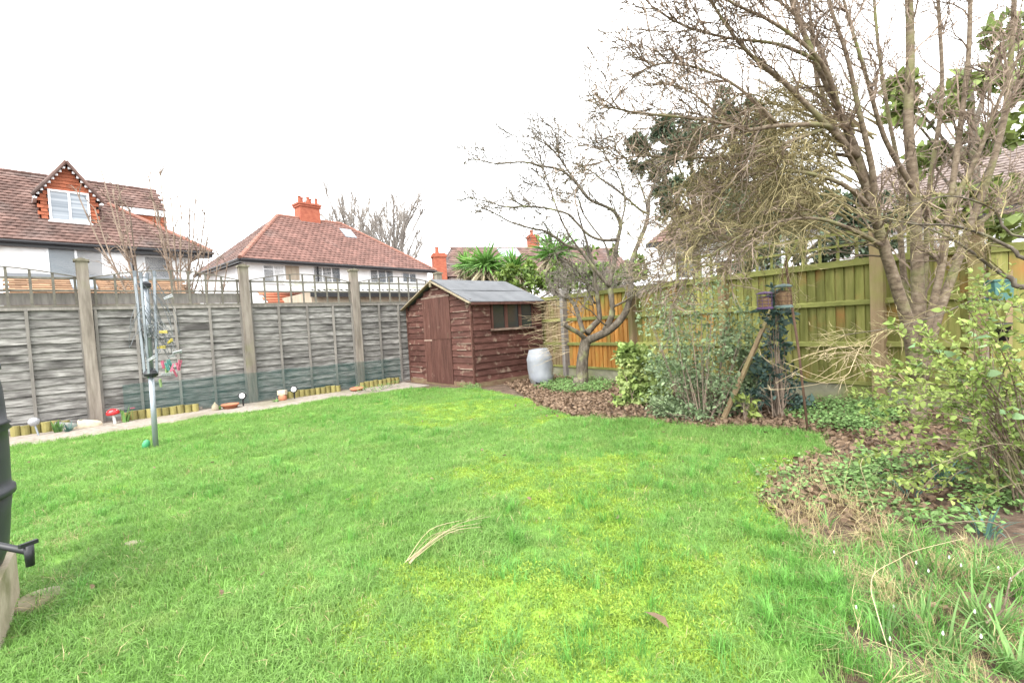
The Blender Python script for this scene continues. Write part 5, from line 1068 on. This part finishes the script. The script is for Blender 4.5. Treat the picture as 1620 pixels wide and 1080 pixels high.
b = G(1180, 668); bush('seedling_plant', 'small bright green leafy plant at the foot of the leaning plank', b, [blob(b, 1178, 640, b.y, 15, 14), blob(b, 1190, 652, b.y, 10, 9)], .06, .6, 'honey', 45, 6, 'plant', seed=64)
# spring shrub at the right edge
b = G(1600, 800) ; b = Vector((2.85, 2.5, 0)); g = random.Random(66)
t = tree('honeysuckle_shrub', 'sprawling shrub with reddish stems and fresh yellow-green leaves at the right', b, cat='shrub'); sm = MB(); LP, LD, BP, BD = [], [], [], []
ends = [(1450, 560), (1480, 540), (1520, 520), (1560, 470), (1550, 490), (1600, 500), (1620, 540), (1500, 590), (1440, 620), (1420, 640), (1400, 680), (1430, 700), (1470, 660), (1540, 580), (1590, 600), (1620, 640), (1490, 720), (1540, 660), (1570, 720), (1610, 740), (1450, 760), (1500, 790), (1560, 820), (1610, 860), (1390, 660), (1410, 600), (1580, 640), (1640, 600), (1530, 620), (1460, 600), (1500, 640), (1590, 540), (1640, 700), (1520, 700), (1560, 600), (1620, 780), (1480, 620), (1450, 680)]
for ex, ey in ends:
    for rep in range(2):
        Y = 2.6 + g.uniform(-.45, .6); e = at(ex + g.uniform(-22, 22), ey + g.uniform(-22, 22), Y) - b; s = Vector((g.uniform(-.22, .22), g.uniform(-.2, .2), -.03)); m_ = s.lerp(e, .5) + Vector((0, 0, .18 + .1 * g.random()))
        if e.z < .1: e.z = .1
        P_, R0 = limb(sm, [s, m_, e], .0055, .0016, 5, 5); tw2 = MB()
        paths = [(P_, .3)]
        for q in range(3):
            i = g.randrange(len(P_) // 2, len(P_)); dd = (P_[i] - P_[i - 1]).normalized() + rvec(g) * .7 + UP * .2; pp, _ = shoot(sm, P_[i].copy(), dd, g.uniform(.12, .28), .0022, g, .15, 0, 4); paths.append((pp, .05))
        for pp, t0 in paths:
            m = len(pp) - 1; k = int(3 + 7 * (1 - t0))
            for j in range(k):
                tt_ = (t0 + (1 - t0) * (j + g.random()) / k) * m; i = min(int(tt_), m - 1); p = pp[i].lerp(pp[i + 1], tt_ - i); tan = (pp[i + 1] - pp[i]).normalized(); q = rvec(g); q = (q - tan * q.dot(tan)).normalized()
                for s_ in (-1, 1): LP.append(tuple(p)); LD.append(tuple(q * s_ * .8 + tan * .6 + UP * .2))
        if ey < 620 and rep == 0:
            for j in range(5):
                p = P_[-1 - j * 2] if j * 2 < len(P_) else P_[0]; q = rvec(g); BP.append(tuple(p)); BD.append((q.x, q.y, abs(q.z) * .3))
n = len(LP); Ls = .034 * nr.uniform(.4, 1.35, n)
tag(put('foliage', leafmesh('foliage', LP, LD, Ls, Ls * .55, M['honey'], .2, .15), t), kind='stuff')
Ls = .062 * nr.uniform(.7, 1.2, len(BP)); tag(put('large_leaves', leafmesh('large_leaves', BP, BD, Ls, Ls * .6, M['honey_big'], .15, .2), t), kind='stuff')
sm.build('stem', M['bark_red'], t)
# --- conifer, hedge masses, broad-leaved evergreen beyond the fence
def crown(name, lab, px, py0, Y, blobs, ls, lw, mat_, n, seed, group='evergreens beyond the right fence', core=True):
    base = at(px, py0, Y); base.z = 0; t = tree(name, lab, base, group); g = random.Random(seed); P, D = [], []
    tr = MB(); zt = max(at(x, y, Y).z for x, y, r in blobs); limb(tr, [(0, 0, -.2), (.05, 0, zt * .5), (0, 0, zt * .92)], .02 * zt + .05, .03, 8)
    for x, y, r in blobs:
        Yc = Y + g.uniform(-.12, .12) * Y * .5; c = at(x, y, Yc) - base; rr = r / F * Y; limb(tr, [(0, 0, max(.3, c.z * .7)), (c.x * .5, c.y * .5, c.z * .85), c], .03 + rr * .03, .01, 5)
        for _ in range(11):     # sub-clumps
            q_ = rvec(g); s_ = g.uniform(.55, 1.3); cc = Vector(c) + q_ * rr * g.uniform(.3, 1.0); p, d = clump(tuple(cc), (rr * .3 * s_, rr * .3 * s_, rr * .2 * s_), n // 11, 1, .1); P.append(p); D.append(d)
    P = np.concatenate(P); D = np.concatenate(D); D = D * .7 + nr.normal(size=D.shape) * .5 + np.array([0, 0, .15]); L = ls * nr.uniform(.6, 1.3, len(P))
    tag(put('crown', leafmesh('crown', P, D, L, L * lw, M[mat_], .2, .15), t), kind='stuff'); tr.build('trunk', M['bark'], t, True)
crown('conifer_tree', 'dark evergreen conifer rising behind the tangled twigs', 1100, 420, 15, [(1055, 215, 38), (1110, 230, 45), (1150, 185, 40), (1080, 270, 45), (1170, 250, 48), (1030, 260, 30), (1120, 320, 48), (1200, 310, 48), (1220, 240, 36), (1010, 230, 16), (1195, 200, 30), (1060, 320, 30)], .2, .3, 'conifer', 1500, 71)
crown('evergreen_hedge', 'dark leafy evergreen mass showing through the fence trellis', 1270, 440, 9.5, [(1190, 395, 40), (1250, 380, 45), (1310, 390, 45), (1370, 380, 45), (1290, 330, 36), (1350, 330, 34), (1160, 350, 34), (1400, 340, 34), (1230, 330, 32)], .11, .6, 'conifer', 900, 72)
crown('broadleaf_evergreen', 'broad-leaved yellow-green evergreen behind the multi-stemmed tree', 1540, 440, 7.2, [(1430, 170, 22), (1425, 140, 16), (1500, 160, 30), (1560, 120, 40), (1600, 200, 45), (1590, 60, 35), (1540, 230, 34), (1470, 250, 26), (1610, 300, 40), (1530, 320, 34), (1580, 370, 30), (1480, 330, 24), (1620, 130, 30)], .21, .5, 'bigleaf', 110, 73)
crown('yellow_shrub', 'yellow-green bush over the fence left of the bare tree', 960, 470, 12.5, [(955, 425, 36), (985, 440, 28), (930, 440, 26), (1010, 430, 22)], .16, .5, 'hedge', 420, 74)
crown('green_shrub', 'green bush below the spiky palms behind the shed roof', 830, 470, 13, [(800, 440, 22), (840, 435, 28), (870, 440, 26), (900, 445, 24)], .16, .45, 'hedge', 380, 75)
tb2 = at(905, 470, 11.5); tb2.z = 0; t = tree('twiggy_bush', 'dense bare twiggy bush over the fence beside the shed roof', tb2, cat='shrub'); m = MB(); g = random.Random(76)
for i in range(34):
    e = at(g.uniform(860, 1000), g.uniform(412, 470), 11.5 + g.uniform(-.6, .6)) - tb2; P_, R0 = limb(m, [(g.uniform(-.3, .3), 0, -.1), (e.x * .4, e.y * .4, e.z * .6), e], .014, .004, 4); ramify(m, P_, R0, g, [dict(n=12, L=.55, rmin=.006, wig=.35), dict(n=5, L=.28, rmin=.005, wig=.35)], .4)
tag(m.build('twigs', M['twig_grey'], t), kind='stuff')
# --- spiky palms
def palm(lab, px, py, Y, rpx, seed, heads=1):
    base = at(px, py + 60, Y); base.z = 0; t = tree('cabbage_palm', lab, base, 'spiky palms behind the shed'); g = np.random.default_rng(seed); top = at(px, py + rpx * .25, Y); hz = top.z; off = top - base; R = rpx / F * Y
    MB().tube([(0, 0, -.1), (off.x * .5, 0, hz * .5), (off.x, off.y, hz)], [.13, .1, .09], 8).build('trunk', M['bark'], t, True)
    for nm, n, lo, hi, mt, dr in (('fronds', 150, -.15, 1.0, 'palm', .35), ('dead_fronds', 110, -1.0, -.1, 'palm_dead', .5)):
        z = g.uniform(lo, hi, n); a = g.random(n) * 6.283; rr = np.sqrt(np.maximum(.02, 1 - np.clip(z, -.95, .95) ** 2)); D = np.stack([rr * np.cos(a), rr * np.sin(a), z], 1)
        L = R * g.uniform(.75, 1.15, n) * (1 if nm == 'fronds' else .95); tag(put(nm, leafmesh(nm, np.tile([off.x, off.y, hz], (n, 1)) + D * R * .06 + (0 if nm == 'fronds' else np.array([0, 0, -R * .1])), D, L, .055 * R + .02, M[mt], .1, dr), t), kind='stuff')
palm('leftmost spiky palm with a grey-brown skirt, behind the shed roof', 768, 412, 14, 42, 81); palm('lower spiky palm between the other two behind the shed', 812, 420, 14.5, 36, 82); palm('tallest spiky palm below the far chimney', 878, 392, 14, 46, 83); palm('small spiky palm head at the left of the palm group', 740, 415, 14.8, 26, 84)
# ================================================================== grass, moss, litter and low plants
def rots(n, tilt=.15): return np.stack([nr.normal(0, tilt, n), nr.normal(0, tilt, n), nr.random(n) * 6.283], 1)
LW = np.array(LAWN)
src = [blades('grass_tuft', 50, .075, .02, .05, .0028, M['grass'], 1.1, 1), blades('grass_tuft', 50, .075, .022, .06, .003, M['grass'], 1.1, 2), blades('grass_tuft', 44, .07, .03, .07, .0034, M['grass'], 1.3, 3), blades('grass_tuft', 16, .08, .02, .06, .0026, M['grass_dry'], 1.6, 33)]
P = sample(LAWN, lambda d: 760 if d < 3 else 760 * (3 / d) ** .9); mo = mossy(P); keep = nr.random(len(P)) < np.clip(1.25 - (mo - .12) * 2.2, .5, 1); P = P[keep]; mo = mo[keep]
bare = np.zeros(len(P), bool)
for px, py, r in ((212, 867, .08), (95, 900, .1), (545, 915, .05), (770, 978, .05)):
    c = np.array(G(px, py)[:2]); bare |= (np.hypot(*(P - c).T) < r * nr.uniform(.6, 1.1, len(P)))
P = P[~bare]; mo = mo[~bare]; hgt = .72 + .4 * vnoise(P, 1.7, 8) ** 1.3 + .3 * vnoise(P, 5, 9) - .5 * np.clip(mo, 0, .6)
n = len(P); scatter('lawn_grass', np.column_stack([P, lump(P) + .004]), rots(n), hgt, np.where(nr.random(n) < .05, 3, nr.integers(0, 3, n)), src, 'short green grass blades of the lawn', 'grass')
src = [blades('moss_tuft', 90, .07, .006, .018, .005, M['moss'], 1.2, 4 + i) for i in range(2)]
P = sample(LAWN, lambda d: 800 if d < 3 else 800 * (3 / d)); mo = mossy(P); P = P[mo > .24 + .14 * nr.random(len(mo))]; n = len(P)
scatter('lawn_moss', np.column_stack([P, lump(P) + .006]), rots(n), nr.uniform(.8, 1.4, n), nr.integers(0, 2, n), src, 'yellow-green moss spreading through the lawn', 'moss')
src = [blades('long_tuft', 34, .05, .08, .19, .004, M['grass_long'], 1.0, 9), blades('long_tuft', 30, .06, .07, .16, .004, M['grass_long'], 1.2, 10)]
P = sample(LAWN, 60); w = vnoise(P, 1.3, 12); P = P[(w > .66) & (nr.random(len(P)) < .8)]
c = [G(60, 905), G(40, 1010), G(130, 940), G(255, 708), G(660, 790), G(880, 925), G(560, 910), G(1080, 790), G(1000, 1040), G(20, 760), G(1230, 880), G(1260, 910), G(1290, 950), G(1300, 1000), G(1270, 1050), G(1310, 1070), G(1340, 1010), G(1240, 980), G(1200, 930), G(1330, 930), G(1360, 960), G(1350, 1060)]; ex = np.concatenate([np.array(q[:2]) + nr.normal(0, .09, (7, 2)) for q in c])
P = np.concatenate([P, ex]); n = len(P); scatter('long_grass', np.column_stack([P, lump(P)]), rots(n, .1), nr.uniform(.35, .8, n), nr.integers(0, 2, n), src, 'taller tufts of grass standing out of the lawn', 'grass')
# rough grass and dry stalks in the near right corner
RBED = poly_px([(1255, 870), (1340, 860), (1450, 850), (1640, 900), (1640, 1080), (1300, 1080), (1330, 985)]) ; RBED = [tuple(p) for p in RBED] + [(1.6, 1.0), (.9, 1.0)]
src = [blades('rough_tuft', 30, .06, .1, .24, .0045, M['grass_long'], 1.1, 13), blades('rough_tuft', 26, .06, .1, .26, .0035, M['grass_dry'], 1.3, 14), blades('rough_tuft', 22, .05, .12, .26, .006, M['strap'], 1.0, 15)]
P = sample(RBED, 520); n = len(P); scatter('rough_grass', np.column_stack([P, np.zeros(n)]), rots(n, .25), nr.uniform(.25, .72, n), nr.choice([0, 0, 1, 1, 2], n), src, 'rough long grass mixed with dry stalks in the near right corner', 'grass')
DRY = poly_px([(1190, 770), (1330, 720), (1440, 800), (1430, 900), (1290, 900)])
src = [blades('dry_tuft', 20, .07, .08, .2, .003, M['grass_dry'], 1.7, 16), blades('dry_tuft', 14, .1, .06, .25, .003, M['grass_dry'], 2.0, 17)]
P = sample(DRY, 90); n = len(P); scatter('dry_grass', np.column_stack([P, np.zeros(n)]), rots(n, .3), nr.uniform(.5, 1.0, n), nr.integers(0, 2, n), src, 'straw-coloured dry stalks along the edge of the bed', 'grass')
P = np.concatenate([np.array(G(x, y)[:2]) + nr.normal(0, .09, (9, 2)) for x, y in ((70, 880), (85, 930), (60, 960), (110, 860), (50, 850))]); n = len(P)
scatter('straw_tufts', np.column_stack([P, np.zeros(n) + .02]), rots(n, .3), nr.uniform(.3, .6, n), nr.integers(0, 2, n), src, 'straw-coloured tufts beside the water butt stand', 'grass')
# leaf litter
def lsrc(seed, n=1):
    g = np.random.default_rng(seed); return leafmesh('litter_leaf', [(0, 0, .004)], [(1, g.uniform(-.3, .3), .15)], .056, .034, M['litter'], g.uniform(-.3, .5), g.uniform(-.2, .4))
src = [lsrc(i) for i in range(5)]
BED = poly_px([(838, 634), (850, 646), (905, 661), (960, 669), (1045, 674), (1130, 686), (1200, 684), (1290, 693), (1312, 716), (1235, 740), (1195, 795), (1260, 860), (1400, 880), (1560, 760), (1620, 700)]) + [tuple(RF.W((x, -.1, 0))[:2]) for x in (XE, 0, -2, -4, -5)] + [tuple(SH.W((.15, 1.7, 0))[:2]), tuple(SH.W((.15, .6, 0))[:2])]
P = sample(BED, 1500); den = vnoise(P, 1.6, 20); dn = np.array([.3, .7]); near = P[:, 1] < 4.0
P = P[(nr.random(len(P)) < np.where(near, .4, .45 + .8 * den))]; ed = np.concatenate([np.array(G(x, y)[:2]) + nr.normal(0, .16, (26, 2)) for x, y in ((850, 646), (905, 660), (950, 668), (1000, 670), (1045, 673), (1100, 680), (1160, 684), (1240, 688), (1230, 740), (1210, 790))]); P = np.concatenate([P, ed])
n = len(P); scatter('leaf_litter', np.column_stack([P, nr.uniform(.004, .04, n)]), np.stack([nr.normal(0, .5, n), nr.normal(0, .5, n), nr.random(n) * 6.283], 1), nr.uniform(.6, 1.15, n), nr.integers(0, 5, n), src, 'carpet of dry brown fallen leaves under the trees', 'leaves')
P = sample(LAWN, 1.6); n = len(P); scatter('stray_leaves', np.column_stack([P, lump(P) + .03]), rots(n, .5), nr.uniform(.3, .7, n), nr.integers(0, 5, n), src, 'a few stray brown leaves scattered over the lawn', 'leaves')
P = sample(RBED, 160); n = len(P); scatter('bed_litter', np.column_stack([P, nr.uniform(.01, .05, n)]), rots(n, .5), nr.uniform(.4, .8, n), nr.integers(0, 5, n), src, 'brown leaves caught among the rough grass in the near bed', 'leaves')
# ground cover
def cover_piece(seed, k, r, ls, mt):
    g = np.random.default_rng(seed); a = g.random(k) * 6.283; rr = r * np.sqrt(g.random(k)); p = np.stack([rr * np.cos(a), rr * np.sin(a), g.uniform(.02, .11, k)], 1); d = np.stack([np.cos(a), np.sin(a), g.uniform(-.1, .4, k)], 1)
    return leafmesh('cover_tuft', p, d, ls * g.uniform(.6, 1.2, k), ls * .85 * g.uniform(.6, 1.1, k), M[mt], .15, .25)
cs = [cover_piece(i, 40, .09, .027, 'cover') for i in range(4)]
areas = [('low blue-green ground cover around the foot of the fruit tree', [(848, 618), (880, 604), (940, 604), (965, 612), (960, 622), (900, 626)], 95), ('low blue-green ground cover behind the feeder pole', [(1240, 655), (1290, 640), (1400, 640), (1420, 668), (1380, 690), (1300, 688)], 110), ('ground cover in the near bed under the spring shrub', [(1320, 745), (1400, 728), (1560, 740), (1620, 800), (1560, 850), (1400, 830), (1330, 800)], 75), ('thin weeds in the bed edge by the dry stalks', [(1200, 770), (1300, 730), (1340, 760), (1300, 830), (1220, 810)], 35), ('low weeds along the path edge near the shed', [(560, 622), (633, 612), (660, 608), (600, 620)], 30), ('weeds in front of the shed corner', [(728, 614), (756, 614), (756, 620), (728, 620)], 90)]
for i, (lab, pp, den) in enumerate(areas):
    P = sample(poly_px(pp), den); n = len(P)
    if n: scatter('ground_cover', np.column_stack([P, np.zeros(n)]), rots(n, .12), nr.uniform(.7, 1.3, n), nr.integers(0, 4, n), cs, lab, 'ground cover')
# strap-leaved clumps
def straps(lab, p, n, h, w, mt, seed, lean=.9, flowers=0, group='strap-leaved clumps in the right bed'):
    t = thing('strap_leaf_clump', lab, 'plant', p, 0, group); g = np.random.default_rng(seed); k = 7; V, Fc = [], []
    for i in range(n):
        a = g.random() * 6.283; d = np.array([math.cos(a), math.sin(a), 0]); s = np.array([-d[1], d[0], 0]); L = h * g.uniform(.6, 1.15); le = lean * g.uniform(.2, 1); b = d * g.uniform(0, .04); pos = b.copy(); ang = le * .25; base = len(V)
        for j in range(k):
            tt = j / (k - 1); ww = w * (1 - tt ** 2.2) * .5 + .0006; V += [pos - s * ww, pos + s * ww]; ang += le * 1.5 / k; pos = pos + (np.array([0, 0, 1]) * math.cos(ang) + d * math.sin(ang)) * L / (k - 1)
        Fc += [(base + 2 * j, base + 2 * j + 1, base + 2 * j + 3, base + 2 * j + 2) for j in range(k - 1)]
    tag(put('leaves', npmesh('leaves', np.array(V), np.array(Fc), M[mt], True), t), kind='stuff')
    for i in range(flowers):
        a = g.random() * 6.283; x, y = .06 * math.cos(a), .06 * math.sin(a); z = h * g.uniform(.5, .8); MB().tube([(x * .4, y * .4, 0), (x, y, z), (x * 1.3, y * 1.3, z - .01)], .0014, 4).build('flower_stem', M['strap'], t)
        MB().lathe([(.001, 0), (.003, -.005), (.0036, -.01), (.002, -.014)], 6, (x * 1.3, y * 1.3, z - .008)).build('flower', M['petal'], t)
R3 = [(1490, 770, 14, .34, .02, 'bluestrap', 0, 'blue-green sword leaves in the right bed under the spring shrub'), (1440, 790, 10, .3, .018, 'bluestrap', 0, 'blue-green sword leaves left of the larger sword-leaf clump'), (1560, 850, 12, .3, .016, 'bluestrap', 0, 'blue-green leaves near the reddish stems at the right'),
      (1310, 835, 9, .22, .012, 'strap', 0, 'fan of narrow green leaves beside the dry stalks'), (1480, 920, 22, .26, .011, 'strap', 3, 'snowdrop clump right of the arching bramble'), (1540, 930, 24, .26, .011, 'strap', 4, 'snowdrop clump with several white flowers under the reddish stems'), (1600, 940, 24, .28, .011, 'strap', 3, 'snowdrop clump at the right edge above the bent twig'), (1430, 940, 16, .24, .01, 'strap', 2, 'snowdrop clump left of the arching bramble'),
      (1570, 1010, 24, .26, .013, 'strap', 2, 'broad strap leaves below the bent twig at the right'), (1500, 1040, 22, .26, .013, 'strap', 2, 'broad strap leaves near the bottom right of the bed'), (1610, 1070, 22, .26, .014, 'strap', 0, 'broad strap leaves in the bottom right corner'), (1400, 1020, 16, .22, .009, 'strap', 2, 'sparse narrow leaves with a single pale flower near the bottom'), (1350, 900, 14, .2, .009, 'strap', 1, 'small narrow-leaved clump at the lawn edge'), (1460, 1000, 18, .24, .01, 'strap', 1, 'narrow leaves in the middle of the near bed'), (1540, 980, 20, .25, .012, 'strap', 1, 'strap leaves just behind the bent twig'),
      (1382, 668, 5, .22, .03, 'strap', 0, 'single broad green leaf shoot standing in the ground cover')]
for i, (x, y, n, h, w, mt, fl, lab) in enumerate(R3): straps(lab, G(x, y), n, h * .72, w * .62, mt, 100 + i, 1.2, min(fl, 2))
straps('clump of green leaves left of the old shoes by the fence', lf(88, -.36), 16, .2, .04, 'strap', 130, .6, 0, 'plants along the left fence'); straps('narrow-leaved clump in front of the old shoes', lf(105, -.42), 34, .16, .012, 'bluestrap', 131, 1.3, 0, 'plants along the left fence'); straps('green leaves beside the red toadstool', lf(196, -.3), 14, .24, .03, 'strap', 132, .4, 0, 'plants along the left fence')
straps('few green leaves left of the terracotta bowl', lf(345, -.4), 8, .1, .03, 'strap', 133, .9, 0, 'plants along the left fence'); straps('small green clump left of the figure ornament', lf(437, -.4), 16, .11, .02, 'strap', 134, 1.1, 0, 'plants along the left fence')
fl = thing('primrose_plant', 'pale pink flower above leaves right of the toadstool', 'plant', lf(208, -.28)); MB().tube([(0, 0, 0), (.01, 0, .2)], .003, 5).build('stem', M['strap'], fl); MB().lathe([(.004, 0), (.03, .008), (.034, .016), (.006, .014)], 9, (.01, 0, .2)).build('flower', M['peg_pink'], fl)
# bramble canes and bent twigs over the near bed
def cane(lab, pts, r, mt): 
    b = G(pts[0][0], pts[0][1]); m = MB(); q = [Vector((0, 0, -.03))] + [at(x, y, b.y + dy) - b for x, y, dy in pts[1:]]
    P_, R0 = limb(m, q, r, r * .5, 6, 6); ramify(m, P_, R0, random.Random(int(pts[0][0])), [dict(n=3, L=.12, rmin=.0012)], .3); tag(m.build('bramble_cane', M[mt], None, True, loc=b), lab, 'cane', 'canes over the near right bed')
cane('pale arching bramble cane in the near bed', [(1425, 1078), (1400, 1010, .0), (1385, 960, .05), (1378, 930, .08), (1385, 905, .1), (1420, 885, .15), (1450, 870, .2), (1530, 850, .3)], .0015, 'twig_tan')
cane('reddish bent twig at the right edge', [(1530, 1010), (1560, 985, .0), (1585, 965, 0), (1595, 930, 0), (1600, 915, .02), (1625, 895, .05)], .004, 'bark_red')
cane('thin upright pale stem left of the sword leaves', [(1402, 880), (1390, 830, 0), (1375, 780, 0), (1362, 740, 0), (1365, 725, 0)], .0018, 'twig_tan')
cane('long thin horizontal twig across the spring shrub', [(1620, 900), (1580, 830, .1), (1480, 830, .2), (1420, 850, .3)], .003, 'bark_red')
